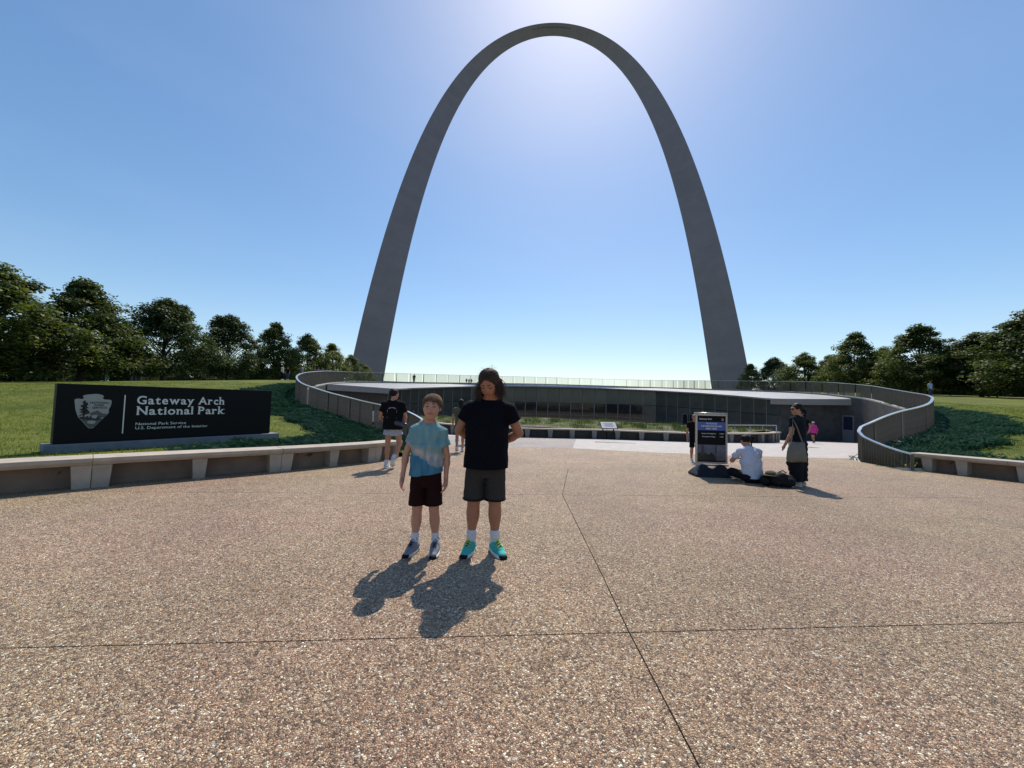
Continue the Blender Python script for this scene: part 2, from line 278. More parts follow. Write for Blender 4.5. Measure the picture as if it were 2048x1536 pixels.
bl = catmull([(x, y, 0) for x, y in BL], .3)[:, :2]; br = catmull([(x, y, 0) for x, y in BR], .3)[:, :2]
def offset(p, d):                    # to the left of travel for d > 0
    t = np.gradient(p[:, :2], axis=0); t /= np.linalg.norm(t, axis=1)[:, None]; q = p.copy(); q[:, 0] += -t[:, 1]*d; q[:, 1] += t[:, 0]*d; return q
BW = .42
bl_back = offset(bl, BW); br_back = offset(br, BW)
loop = list(map(tuple, rail[:, :2]))+list(map(tuple, bl_back[::-1]))+[(-12, -8), (-30, -45), (35, -45), (16, -8)]+list(map(tuple, br_back[::-1]))
loop = np.array(loop)
def inside(X, Y, poly):
    c = np.zeros(X.shape, bool); n = len(poly); j = n-1
    for i in range(n):
        xi, yi = poly[i]; xj, yj = poly[j]
        if yi != yj:
            k = ((yi > Y) != (yj > Y)) & (X < (xj-xi)*(Y-yi)/(yj-yi)+xi); c ^= k
        j = i
    return c
def tz_far(X, Y):
    Yr = np.where(X > 0, Y+np.clip(3-np.abs(Y-15)*.2, 0, 3), Y)
    z = interp(Yr, TP)
    drop = .033*np.clip(-25-X, 0, 60)*np.clip((Y-12)/20, 0, 1)*np.clip((140-Y)/60, 0, 1)
    return z-drop*1.0+.05*np.sin(X*.35)*np.cos(Y*.28)*np.clip(Y/20, 0, 1)
bpts = np.vstack([rail[:, [0, 1, 3]], np.c_[bl_back, np.full(len(bl_back), .22)], np.c_[br_back, np.full(len(br_back), .22)]])
bpts[len(rail):, 2] += [G(y) for y in bpts[len(rail):, 1]]
nrail = len(rail)
def tz(X, Y, ret=False):
    X = np.atleast_1d(np.asarray(X, float)); Y = np.atleast_1d(np.asarray(Y, float))
    dm = np.full(X.shape, 1e9); im = np.zeros(X.shape, int)
    for i in range(0, len(bpts)):
        d = (X-bpts[i, 0])**2+(Y-bpts[i, 1])**2; k = d < dm; dm[k] = d[k]; im[k] = i
    dm = np.sqrt(dm); t = np.clip(dm/6, 0, 1); t = t*t*(3-2*t)
    z = bpts[im, 2]*(1-t)+tz_far(X, Y)*t
    return (z, dm, im) if ret else z
def terrain():
    g = []
    def grid(x0, x1, y0, y1, s, skip=None):
        for x in np.arange(x0, x1, s):
            for y in np.arange(y0, y1, s):
                if skip and skip[0] <= x < skip[1] and skip[2] <= y < skip[3]: continue
                g.append((x+rng.uniform(-.1, .1)*s, y+rng.uniform(-.1, .1)*s))
    grid(-24, 30, 0, 62, .8); grid(-90, 100, -40, 140, 4, (-24, 30, 0, 62)); grid(-2000, 2000, -600, 2600, 100, (-100, 100, -100, 200))
    g = np.array(g)
    X, Y = g[:, 0], g[:, 1]; z, dm, _ = tz(X, Y, True)
    keep = ~inside(X, Y, loop) & (dm > .25); g = g[keep]
    vs = [Vector(p) for p in loop]+[Vector((float(a), float(b))) for a, b in g]
    n = len(loop); ed = [(i, (i+1) % n) for i in range(n)]
    v, e, f, *_ = delaunay_2d_cdt(vs, ed, [], 0, 1e-5)
    V = np.array([(a.x, a.y) for a in v]); F = [t for t in f if len(t) == 3]; F = np.array(F)
    c = V[F].mean(1); F = F[~inside(c[:, 0], c[:, 1], loop)]
    z = tz(V[:, 0], V[:, 1])
    return link('lawn', fastmesh('lawn', np.c_[V, z], F, M['lawn'], True))
lawn = tag(terrain(), kind='structure')

# ------------------------------------------------------------ paved ground
def strip(name, xs0, xs1, ys, zf, m, nx=12, thick=.05, parent=None, nosides=False):
    # surface between edge functions xs0(y), xs1(y) over the y values at each side; ys = (f0(x), f1(x), n)
    f0, f1, n = ys; V = []; F = []
    for i in range(n+1):
        for j in range(nx+1):
            t = j/nx; y = 0
            for _ in range(3):
                x = xs0(y)*(1-t)+xs1(y)*t; y = f0(x)*(1-i/n)+f1(x)*i/n
            V.append((x, y, zf(y)))
    w = nx+1; top = len(V)
    for i in range(n):
        for j in range(nx): F.append((i*w+j, i*w+j+1, (i+1)*w+j+1, (i+1)*w+j))
    if not nosides:
        ring = list(range(w))+[i*w+nx for i in range(1, n+1)]+[n*w+j for j in range(nx-1, -1, -1)]+[i*w for i in range(n-1, 0, -1)]
        for k in ring: V.append((V[k][0], V[k][1], V[k][2]-thick))
        m_ = len(ring)
        for a in range(m_):
            b_ = (a+1) % m_; F.append((ring[b_], ring[a], top+a, top+b_))
    return link(name, fastmesh(name, V, F, m), parent)
C_ = lambda c: (lambda y: c)
base = strip('ground_bed', C_(-60), C_(60), (C_(-46), C_(60), 60), lambda y: G(y)-.06, M['soil'], nx=6, nosides=True); tag(base, kind='structure')
plaza = empty('plaza', (0, 0, 0), kind='structure')
JL = [(-50, .77), (1.5, .767), (2.35, .76), (6.025, .857), (13.8, 2.30), (20.05, 3.52), (60, 11)]
jx = lambda y: float(interp(y, JL))
gp = .0042
rows = [-45, -26, -19, -12.3, -8.65, -5.0, -1.33, 2.345, 6.02, 9.72]
def rowf(y0): return lambda x: y0+.08*(x-.72)
edge = lambda x: float(interp(x, [(-60, 13.6), (2.5, 13.9), (3.9, 13.9), (4.5, 13.4), (5.5, 12.8), (8.2, 12.7), (12, 12.75), (60, 12.8)]))
for i in range(len(rows)):
    f0 = rowf(rows[i]+gp) if i else C_(-45); f1 = rowf(rows[i+1]-gp) if i+1 < len(rows) else edge
    if i+1 == len(rows): f1 = edge
    for a, b_ in ((C_(-40), lambda y: jx(y)-gp), (lambda y: jx(y)+gp, C_(40))):
        strip('paving_slab', a, b_, (f0, f1, 10), G, M['tan'], nx=14, parent=plaza)
strip('gray_paving_slab', C_(-8), lambda y: jx(y)-gp, (lambda x: edge(x)+.006, C_(21.4), 8), lambda y: G(y)-.001, M['gray'], nx=8, parent=plaza)
fc = strip('forecourt', C_(-40), C_(45), (C_(9), C_(60), 60), lambda y: G(y)-.012, M['plaza'], nx=6, nosides=True); tag(fc, kind='structure')
mb = MB()
pA, pB = P(1190, 883.5, 18.3), P(1272, 885.5, 18.0)
for a, b_ in ((pA, pB),):
    d = (b_-a); a_ = math.atan2(d.y, d.x); mb.box(((a.x+b_.x)/2, (a.y+b_.y)/2, G(a.y)+.01), (d.length, .16, .03), a_)
tag(mb.build('kerb_strip', M['coping']), kind='structure')

# ------------------------------------------------------------ retaining wall, coping, railing
def ribbon(path, z0, z1, thick, m, name, parent, off=0.0):
    a = offset(path, off+thick/2); b_ = offset(path, off-thick/2); V = []; F = []; n = len(path)
    for i in range(n):
        V += [(a[i, 0], a[i, 1], z0[i]), (a[i, 0], a[i, 1], z1[i]), (b_[i, 0], b_[i, 1], z1[i]), (b_[i, 0], b_[i, 1], z0[i])]
    for i in range(n-1):
        for k in range(4): F.append((i*4+k, i*4+(k+1) % 4, i*4+4+(k+1) % 4, i*4+4+k))
    F += [(3, 2, 1, 0), tuple((n-1)*4+k for k in range(4))]
    return link(name, fastmesh(name, V, F, m), parent)
rs = resample(rail, .4)
gz = np.array([G(y) for y in rs[:, 1]])
wl = empty('retaining_wall', (4, 33, 0), label='dark curved stone retaining wall round the sunken forecourt under the railing', cat='wall')
sel = np.where(rs[:, 3]-gz > .02)[0]; i0, i1 = sel[0], sel[-1]+1
# stone wall in panels, recessed joints; the panels are parts
step = 5
for i in range(i0, i1-1, step):
    q = rs[i:min(i+step, i1-1)+1].copy(); 
    if len(q) < 2: continue
    # shrink ends for the joint
    q[0, :2] += (q[1, :2]-q[0, :2])*.02; q[-1, :2] += (q[-2, :2]-q[-1, :2])*.02
    o = ribbon(q, np.array([G(y)-.3 for y in q[:, 1]]), q[:, 3]-.03, .30, M['wall'], 'wall_panel', wl, off=.12)
for o in wl.children: o.location = (-4, -33, 0)
cp_ = empty('wall_coping', (4, 33, 0), label='pale stone coping strip along the foot of the curving railing', cat='coping')
q = rs; cs = 8
for i in range(0, len(q)-1, cs):
    s_ = q[i:i+cs+1].copy(); s_[-1, :2] += (s_[-2, :2]-s_[-1, :2])*.02
    o = ribbon(s_, s_[:, 3]-.25, s_[:, 3]+.035, .40, M['coping'], 'coping_stone', cp_, off=-.05); o.location = (-4, -33, 0)
rl = empty('railing', (4, 33, 0), label='curving steel railing with flat bright handrail round the sunken forecourt', cat='railing')
hr = resample(rail, .12)
o = ribbon(hr, hr[:, 2]-.03, hr[:, 2], .085, M['steel'], 'handrail', rl); o.location = (-4, -33, 0)
def boxmesh(name, sx, sy, sz, m, z0=0):
    mb = MB(); mb.box((0, 0, z0+sz/2), (sx, sy, sz)); return mb.mesh(name, m)
postm = boxmesh('post', .022, .085, 1, M['baluster']); balm = boxmesh('baluster', .010, .060, 1, M['baluster'])
tt = resample(rail, 1.75); tang = lambda p: np.arctan2(*np.gradient(p[:, :2], axis=0).T[::-1])
an = tang(tt)
for i, p in enumerate(tt):
    if i in (0,): pass
    link('post', postm, rl, (p[0]-4, p[1]-33, p[3]-.02), (0, 0, an[i]), (1, 1, p[2]-p[3]-.01))
bt = resample(rail, .112); ab = tang(bt); dist = bt[:, 1]; order = np.argsort(dist)
near = set(order[:290].tolist()); mb = MB()
for i, p in enumerate(bt):
    if i % 16 == 0: continue
    h_ = p[2]-p[3]-.10
    if i in near: link('baluster', balm, rl, (p[0]-4, p[1]-33, p[3]+.07), (0, 0, ab[i]), (1, 1, h_))
    else: mb.box((p[0]-4, p[1]-33, p[3]+.07+h_/2), (.010, .060 if p[1] < 36 else .04, h_), ab[i])
tag(mb.build('distant_balusters', M['baluster'], rl), kind='stuff')
o = ribbon(hr, hr[:, 3]+.05, hr[:, 3]+.07, .045, M['baluster'], 'bottom_rail', rl); o.location = (-4, -33, 0)

# ------------------------------------------------------------ benches
def bench(path, label, sups, group='long curved concrete benches', name='concrete_bench', back=BW, seatlen=2.5, hgt=.46, zf=G, side=1, seams=None):
    s = seglen(path); T_ = s[-1]; OFF = {}
    def off(q, d, ts):
        if d not in OFF: OFF[d] = offset(path, d)
        o_ = OFF[d]; return np.stack([np.interp(ts, s, o_[:, 0]), np.interp(ts, s, o_[:, 1])], 1)
    org = (path[len(path)//2, 0], path[len(path)//2, 1], 0)
    root = empty(name, org, label=label, cat='bench', group=group)
    def sub(a, b_): 
        t = np.linspace(a, b_, max(2, int((b_-a)/.3)+1)); return np.stack([np.interp(t, s, path[:, 0]), np.interp(t, s, path[:, 1])], 1)
    a = 0
    while a < T_-.2:
        b_ = min([x for x in (seams or []) if x > a+.01]+[T_]) if seams else min(a+seatlen, T_); q = sub(a+.002, b_-.002); ts = np.linspace(a+.002, b_-.002, len(q))
        A = off(q, -side*.05, ts); B = off(q, side*back, ts); C2 = q
        V = []; F = []; n = len(q); zz = np.array([zf(y) for y in q[:, 1]])+hgt
        for i in range(n):
            V += [(A[i, 0], A[i, 1], zz[i]), (B[i, 0], B[i, 1], zz[i]+.005), (B[i, 0], B[i, 1], zz[i]-.11), (C2[i, 0], C2[i, 1], zz[i]-.11), (A[i, 0], A[i, 1], zz[i]-.055)]
        for i in range(n-1):
            for k in range(5): F.append((i*5+k, i*5+(k+1) % 5, i*5+5+(k+1) % 5, i*5+5+k))
        F += [(4, 3, 2, 1, 0), tuple((n-1)*5+k for k in range(5))]
        V = [(v[0]-org[0], v[1]-org[1], v[2]) for v in V]
        bevel(link('seat_slab', fastmesh('seat_slab', V, F, M['conc']), root), .008, 2)
        # recessed back panel
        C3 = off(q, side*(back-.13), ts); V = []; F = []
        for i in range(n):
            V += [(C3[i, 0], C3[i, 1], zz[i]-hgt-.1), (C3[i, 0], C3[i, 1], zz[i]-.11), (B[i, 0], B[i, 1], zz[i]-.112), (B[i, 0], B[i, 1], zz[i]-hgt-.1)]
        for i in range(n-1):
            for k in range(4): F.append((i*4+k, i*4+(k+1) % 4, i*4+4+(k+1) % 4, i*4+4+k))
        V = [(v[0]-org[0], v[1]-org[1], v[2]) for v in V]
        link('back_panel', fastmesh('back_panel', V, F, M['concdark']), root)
        a = b_
    for t in sups:
        inn_ = 0
        if isinstance(t, tuple): t, inn_ = t
        if t > T_ or t < 0: continue
        x, y = np.interp(t, s, path[:, 0]), np.interp(t, s, path[:, 1]); x2, y2 = np.interp(t+.1, s, path[:, 0]), np.interp(t+.1, s, path[:, 1])
        if t > T_-.1: x2, y2 = 2*x-np.interp(t-.1, s, path[:, 0]), 2*y-np.interp(t-.1, s, path[:, 1])
        an_ = math.atan2(y2-y, x2-x); z0 = zf(y)
        mb = MB(); wt, wb = .105, .08
        d1 = .30
        V = []
        for zz_, w_, f_ in ((-.05, wb, .06), (hgt-.112, wt, .015)):
            wl_, wr_ = (wt if inn_ < 0 else w_), (wt if inn_ > 0 else w_)
            for (lx, ly) in ((-wl_, f_), (wr_, f_), (wr_*.9, d1), (-wl_*.9, d1)):
                V.append((lx, side*ly, zz_))
        mb.add(V, [(0, 1, 2, 3)[::-1], (4, 5, 6, 7), (0, 1, 5, 4), (1, 2, 6, 5), (2, 3, 7, 6), (3, 0, 4, 7)])
        o = mb.build('support', M['conc'], root); o.location = (x-org[0], y-org[1], z0); o.rotation_euler = (0, 0, an_)
        bevel(o, .006, 1)
    return root
sL = seglen(bl)
def s_at(path, x, y): s = seglen(path); return s[np.argmin((path[:, 0]-x)**2+(path[:, 1]-y)**2)]
s0, s1, s2_ = s_at(bl, -6.38, 5.58)+.10, s_at(bl, -4.60, 7.43)+.06, s_at(bl, -3.30, 9.12)+.04
seamL = [s0-7.5, s0-5, s0-2.5, s0, s1, s2_]; supL = []
for k_, q_ in enumerate(seamL):
    supL += [(q_-.108, 1), (q_+.108, -1)]
    if k_ < 5: supL.append((q_+seamL[k_+1])/2)
supL.append(seglen(bl)[-1]-.12)
b1 = bench(bl, 'long curving pale concrete bench in front of the black park sign', supL, seams=seamL)
supR = [s_at(br, x, y) for x, y in ((11.05, 10.1), (11.3, 9.32), (11.62, 8.45), (11.85, 7.6), (11.9, 6.6), (12.2, 5.7), (12.5, 4.7))]
b2 = bench(br, 'pale concrete bench by the right lawn running out of frame below junipers', supR, seatlen=1.7)

# ------------------------------------------------------------ planter island with bench wall
PL = [(-8.8, 34), (-8.2, 30.5), (-6.4, 27), (-3.8, 24.2), (-.9, 22.3), (2.2, 22.1), (5.4, 22.5), (8.2, 21.9), (10.7, 21.6), (13.6, 22.2), (16.3, 23.4), (18.0, 24.8)]
pl = catmull([(x, y, 0) for x, y in PL], .4)[:, :2]
ptop = lambda y: -.12 - .006*max(0, y-20)*1.2
proot = empty('planter_bench', (4, 21, 0), label='dark shaded bench wall round the planting island before the glass building', cat='bench')
sP = seglen(pl)
a = 0
while a < sP[-1]-.3:
    b_ = min(a+2.4, sP[-1]); t = np.linspace(a+.008, b_-.008, 8); q = np.stack([np.interp(t, sP, pl[:, 0]), np.interp(t, sP, pl[:, 1])], 1)
    zt = np.array([ptop(y) for y in q[:, 1]])
    o = ribbon(q, zt-.07, zt, .50, M['conc'], 'seat_slab', proot, off=.2); o.location = (-4, -21, 0)
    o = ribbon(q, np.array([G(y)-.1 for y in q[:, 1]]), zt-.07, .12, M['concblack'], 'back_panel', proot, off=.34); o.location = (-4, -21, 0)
    a = b_
for t in np.arange(.3, sP[-1], 1.37):
    x, y = np.interp(t, sP, pl[:, 0]), np.interp(t, sP, pl[:, 1]); x2, y2 = np.interp(t+.1, sP, pl[:, 0]), np.interp(t+.1, sP, pl[:, 1]); a_ = math.atan2(y2-y, x2-x); h_ = ptop(y)-.072-G(y)
    mb = MB(); V = []
    for zz_, w_ in ((0, .11), (h_, .15)):
        for (lx, ly) in ((-w_, .03), (w_, .03), (w_, .28), (-w_, .28)): V.append((lx, ly, zz_))
    mb.add(V, [(3, 2, 1, 0), (4, 5, 6, 7), (0, 1, 5, 4), (1, 2, 6, 5), (2, 3, 7, 6), (3, 0, 4, 7)])
    o = mb.build('support', M['concmid'], proot); o.location = (x-4, y-21, G(y)); o.rotation_euler = (0, 0, a_)  # support concrete is coloured darker to stand for the bench's shade
pback = [(18.3, 27.5), (15.5, 30), (11, 35), (4, 38), (-3, 38), (-7.4, 36)]
pin = offset(pl, .42); ploop = [tuple(p) for p in pin]+pback
def planter_z(x, y): return ptop(y)-.06+.10*math.sin(x*.8+1)*math.sin(y*.6)+.1*max(0, math.sin(x*.45))
vs = [Vector(p) for p in ploop]; n = len(vs)
gx = [(x, y) for x in np.arange(-9, 18, .9) for y in np.arange(19.5, 39, .9)]; gx = [g for g in gx if inside(np.array([g[0]]), np.array([g[1]]), ploop)[0]]
v, e, f, *_ = delaunay_2d_cdt(vs+[Vector(g) for g in gx], [(i, (i+1) % n) for i in range(n)], [], 1, 1e-5)
Vp = [(a.x, a.y, planter_z(a.x, a.y)) for a in v]
psoil = link('planting_bed', fastmesh('planting_bed', Vp, [tuple(t) for t in f], mat('planting_gravel', (.11, .10, .075), .9, noise=(5, .3), bump=(40, .02))))
tag(psoil, kind='structure')
mb = MB(); bk = np.array([tuple(pin[-1])]+pback+[tuple(pin[0])])
bkr = resample(bk, .8); o = ribbon(bkr, np.array([G(y)-.1 for y in bkr[:, 1]]), np.array([ptop(y) for y in bkr[:, 1]]), .2, M['conc'], 'planter_back_wall', proot); o.location = (-4, -21, 0)

# blades of grass and low planting
def blades(name, pts, n_per, h, w, spread, m, lean=.5, hvar=.5):
    pts = np.asarray(pts); N_ = len(pts)*n_per; c = np.repeat(pts, n_per, 0); c[:, :2] += rng.normal(0, spread, (N_, 2))
    a = rng.uniform(0, 2*np.pi, N_); hh = h*(1-hvar+2*hvar*rng.random(N_)); ww = w*rng.uniform(.6, 1.3, N_)
    dx = np.cos(a); dy = np.sin(a); l = rng.uniform(0, lean, N_)*hh; b = rng.uniform(0, 2*np.pi, N_)
    v0 = c+np.stack([dx*ww, dy*ww, 0*a], 1)/2; v1 = c-np.stack([dx*ww, dy*ww, 0*a], 1)/2
    v2 = c+np.stack([np.cos(b)*l, np.sin(b)*l, hh], 1)
    V = np.stack([v0, v1, v2], 1).reshape(-1, 3); F = np.arange(len(V)).reshape(-1, 3)
    return fastmesh(name, V, F, m)
def clusters(region, n, cl):
    out = []
    while len(out) < n:
        x, y = rng.uniform(region[0], region[1]), rng.uniform(region[2], region[3])
        if inside(np.array([x]), np.array([y]), ploop)[0]: out.append((x, y, planter_z(x, y)))
    return np.array(out)
tag(link('meadow_grass', blades('meadow_grass', clusters((-8, 18, 22.2, 37), 700, 0), 40, .17, .012, .30, M['mgrass'], .7)), 'tufts of light meadow grass growing in the planting island', 'grass', kind='stuff')
tag(link('perennial_mounds', blades('perennial_mounds', clusters((-8, 18, 23, 37), 110, 0), 70, .26, .03, .20, M['leafb'], .6)), 'dark low perennial mounds among the grasses of the planting island', 'plants', kind='stuff')

# ------------------------------------------------------------ lawn blades and juniper
def scatter(xr, yr, n, dmin, dmax):
    X = rng.uniform(*xr, n); Y = rng.uniform(*yr, n); k = ~inside(X, Y, loop); X, Y = X[k], Y[k]
    z, dm, im = tz(X, Y, True); k = (dm > dmin) & (dm < dmax); return X[k], Y[k], z[k], dm[k], im[k]
def wob(x, y): return .5*np.sin(x*1.3+y*.7)+.35*np.sin(x*2.9-y*2.1)+.25*np.sin(y*4.3+x*.5)
def juni_mask(X, Y, dm, im, left):
    w = wob(X, Y)
    rail_side = im < nrail
    wid = np.where(rail_side, 2.5, 2.2)+w*.55
    if left:
        wid = np.where(~rail_side, np.where(X > -6.3, 2.6, np.where(X > -8.6, .0, .75))+w*.3, wid)
        wid = np.where(rail_side & (Y > 22), np.clip(2.2-(Y-22)*.25, .0, 3)+w*.2, wid)
    else:
        wid = np.where(~rail_side, 1.5+w*.35, np.where(Y > 19, 1.0+w*.3, 2.0+w*.5))
    return (dm < wid) & (Y < 27)
def juniper(left, n):
    xr, yr = ((-16, -1), (1, 28)) if left else ((9, 30), (1, 26))
    X, Y, z, dm, im = scatter(xr, yr, n, .05, 5); k = juni_mask(X, Y, dm, im, left); X, Y, z, dm = X[k], Y[k], z[k], dm[k]
    # keep off the sign plinth
    N_ = len(X); per = 16
    az = (2.2 if left else .9)+rng.normal(0, .9, N_); L_ = rng.uniform(.16, .34, N_); hump = .12+.10*(wob(X*1.7, Y*1.7)+.6)
    hump *= np.clip(dm/.6, .35, 1)
    i = np.repeat(np.arange(N_), per); t = np.tile(np.linspace(.1, 1, per), N_)
    ca, sa = np.cos(az[i]), np.sin(az[i])
    lift = hump[i]*(.35+.65*np.sin(t*1.9))
    cx = X[i]+ca*L_[i]*t; cy = Y[i]+sa*L_[i]*t; cz = z[i]+lift+rng.normal(0, .012, len(i))
    side = np.where(np.arange(len(i)) % 2 == 0, 1, -1)*(1.15-t)*.09+rng.normal(0, .01, len(i))
    ex = cx+ca*.07-sa*side; ey = cy+sa*.07+ca*side; ez = cz+rng.uniform(-.02, .06, len(i))
    w_ = .011
    V = np.stack([np.c_[cx-sa*w_, cy+ca*w_, cz-.01], np.c_[cx+sa*w_, cy-ca*w_, cz+.01], np.c_[ex, ey, ez]], 1).reshape(-1, 3)
    return fastmesh('juniper', V, np.arange(len(V)).reshape(-1, 3), M['juniper'])
tag(link('juniper_groundcover', juniper(True, 60000)), 'dark bluish green spreading juniper between left lawn and curving railing', 'groundcover', kind='stuff')
tag(link('juniper_groundcover', juniper(False, 45000)), 'dark bluish green spreading juniper behind the right bench and railing', 'groundcover', kind='stuff')
def mulch(left):
    xr, yr = ((-16, -1), (1, 28)) if left else ((9, 30), (1, 26))
    X, Y, z, dm, im = scatter(xr, yr, 30000, .05, 5); k = juni_mask(X, Y, dm, im, left)
    return np.c_[X, Y, z][k]
for lf in (True, False):
    tag(link('juniper_shade_growth', blades('juniper_understorey', mulch(lf), 9, .10, .05, .07, M['juniper'], 1.2)), 'dense low juniper understorey beside the '+('left' if lf else 'right')+' part of the railing', 'groundcover', kind='stuff')
def lawn_blades(left):
    xr, yr = ((-34, -4), (3, 30)) if left else ((11, 34), (3, 26))
    X, Y, z, dm, im = scatter(xr, yr, 60000, .1, 60); keep = ~juni_mask(X, Y, dm, im, left) & (rng.random(len(X)) < np.clip(14/Y, .3, 1)**1.2)
    return np.c_[X, Y, z][keep]
for lf in (True, False):
    tag(link('grass', blades('grass', lawn_blades(lf), 4, .055, .010, .05, M['grass'], .9)), 'short mown grass of the '+('left lawn behind the sign' if lf else 'right lawn beside the railing'), 'grass', kind='stuff')

# ------------------------------------------------------------ the arch
Ac = 68.7672*.3048; Cc = 3.0022; Lc = 299.2239*.3048; fcn = 625.0925*.3048; Qb, Qt = 1262.6651, 125.1406
AY, AD, AX = math.radians(-2.75), 183.0, -7.0; ABASE = 3.2
def archpt(a, b, z):
    c, s = math.cos(AY), math.sin(AY); return Vector((c*(a-AX)-s*(AD-b), s*(a-AX)+c*(AD-b), z+ABASE))
def archsec(x):
    z = fcn-Ac*(math.cosh(Cc*x/Lc)-1); dz = -Ac*Cc/Lc*math.sinh(Cc*x/Lc); n = math.hypot(1, dz); nx, nz = -dz/n, 1/n
    Q = Qt+(Qb-Qt)*(fcn-z)/fcn; sd = math.sqrt(Q*4/math.sqrt(3))*.3048; h = sd*.866
    return [(x+nx*h/3, sd/2, z+nz*h/3), (x+nx*h/3, -sd/2, z+nz*h/3), (x-nx*2*h/3, 0, z-nz*2*h/3)]
arch = empty('arch', archpt(0, 0, 0), label='giant stainless steel catenary arch rising behind the sunken museum entrance', cat='monument')
ao = archpt(0, 0, 0)
# equal arc-length sections
xs = np.linspace(-Lc, Lc, 4001); zz = fcn-Ac*(np.cosh(Cc*xs/Lc)-1); ss = np.concatenate([[0], np.cumsum(np.hypot(np.diff(xs), np.diff(zz)))])
NS = 142; cuts = np.interp(np.linspace(0, ss[-1], NS+1), ss, xs)
for i in range(NS):
    V = []; F = []
    x0, x1 = cuts[i], cuts[i+1]; g = (x1-x0)*.003
    xm = [x0+g+(x1-x0-2*g)*k/3 for k in range(4)]
    for x in xm:
        for p in archsec(x): V.append(archpt(*p)-ao)
    for k in range(3):
        for j in range(3): F.append((k*3+j, k*3+(j+1) % 3, k*3+3+(j+1) % 3, k*3+3+j))
    F += [(2, 1, 0), (9, 10, 11)]
    link('steel_section', fastmesh('steel_section', V, F, M['arch']), arch)
mb = MB()                                  # inner skin that closes the joints
V = []; F = []
for k, x in enumerate(np.linspace(-Lc, Lc, 200)):
    p = archsec(x); c = [sum(q[i] for q in p)/3 for i in range(3)]
    for q in p: V.append(archpt(*[c[i]+(q[i]-c[i])*.985 for i in range(3)])-ao)
for k in range(199):
    for j in range(3): F.append((k*3+j, k*3+(j+1) % 3, k*3+3+(j+1) % 3, k*3+3+j))
link('inner_skin', fastmesh('inner_skin', V, F, M['emmid']), arch)
for k in range(16):                        # observation windows under the crown
    x = (k-7.5)*1.25; p = archsec(x); pa, pb_ = Vector(p[0]), Vector(p[2]); t0, t1 = .30, .36
    q = [archsec(x-.34), archsec(x+.34)]
    V = []
    for sct in q:
        for t in (t0, t1):
            v_ = Vector(sct[0])*(1-t)+Vector(sct[2])*t; V.append(v_)
    nrm = Vector((0, .06, -.03)); Vv = [archpt(*(v_+nrm))-ao for v_ in V]+[archpt(*(v_-nrm))-ao for v_ in V]
    link('window', fastmesh('window', Vv, [(0, 1, 3, 2), (4, 6, 7, 5), (0, 2, 6, 4), (1, 5, 7, 3), (0, 4, 5, 1), (2, 3, 7, 6)], M['emdark']), arch)

# ------------------------------------------------------------ museum building
EV = [P(655, 768, 29.3), P(720, 772.5, 31), P(785, 777, 33), P(800, 777.3, 34.2), P(820, 776, 37), P(880, 774, 43), P(940, 772.3, 47.5), P(1000, 771.5, 50.3), P(1080, 772.7, 51.5), P(1140, 774, 51.6), P(1200, 776, 50.8), P(1300, 780, 47.5), P(1400, 785.5, 41.5), P(1480, 791.5, 36.5), P(1530, 796, 33.2), P(1548, 797.3, 32.2), P(1620, 798, 31), P(1706, 798, 29.6)]
ev = resample(np.array([tuple(p) for p in EV]), .8)
mus = empty('museum_building', (4, 45, 0), label='low curved glass museum front under a thin sloping metal roof', cat='building')
oo = Vector((4, 45, 0))
# roof: from eave to the railing base line, panel strips are parts
rb = rail[::-1]                       # left to right
kl = np.argmin((rb[:, 0]-ev[0, 0])**2+(rb[:, 1]-ev[0, 1])**2); kr = np.argmin((rb[:, 0]-ev[-1, 0])**2+(rb[:, 1]-ev[-1, 1])**2)
rr_ = rb[kl:kr+1]; sR = seglen(rr_); sE = seglen(ev[:, :2])
NR = 46
def at_s(arr, s, t): return np.array([np.interp(t*s[-1], s, arr[:, k]) for k in range(arr.shape[1])])
for i in range(NR):
    t0, t1 = i/NR+.0001, (i+1)/NR-.0001; V = []; F = []
    for a_ in range(4):
        t = t0+(t1-t0)*a_/3; e_ = at_s(ev, sE, t); r_ = at_s(rr_, sR, t); A_ = Vector((e_[0], e_[1], e_[2])); B_ = Vector((r_[0], r_[1], r_[3]-.06))
        for b_ in range(7): V.append(A_+(B_-A_)*(b_/6)-oo)
    V += [v+Vector((0, 0, -.10)) for v in V]
    for a_ in range(3):
        for b_ in range(6): k = a_*7+b_; F += [(k, k+7, k+8, k+1), (k+28, k+29, k+36, k+35)]
        k = a_*7; F += [(k, k+28, k+35, k+7), (k+6, k+13, k+41, k+34)]
    for b_ in range(6): F += [(b_, b_+1, b_+29, b_+28), (21+b_, 49+b_, 50+b_, 22+b_)]
    link('roof_panel', fastmesh('roof_panel', V, F, M['roof']), mus)
def fasc(ta, tb, h, m, inset=.02):
    n = max(2, int((tb-ta)*60)); V = []; F = []
    for k in range(n+1):
        e_ = at_s(ev, sE, ta+(tb-ta)*k/n); V += [Vector((e_[0], e_[1]-.012, e_[2]-.012))-oo, Vector((e_[0], e_[1]-.012, e_[2]-h))-oo, Vector((e_[0], e_[1]+.12, e_[2]-h))-oo]
    for k in range(n): F += [(k*3, k*3+3, k*3+4, k*3+1), (k*3+1, k*3+4, k*3+5, k*3+2)]
    link('fascia', fastmesh('fascia', V, F, m), mus)
fl = seglen(ev[:, :2]); tcl = fl[np.argmin(np.abs(ev[:, 0]-EV[3].x)+np.abs(ev[:, 1]-EV[3].y))]/fl[-1]; tcr = fl[np.argmin(np.abs(ev[:, 0]-EV[15].x)+np.abs(ev[:, 1]-EV[15].y))]/fl[-1]
fasc(0, tcl, .48, M['fascia']); fasc(tcl, tcr, .13, M['soffit']); fasc(tcr, 1, .50, M['fascia'])
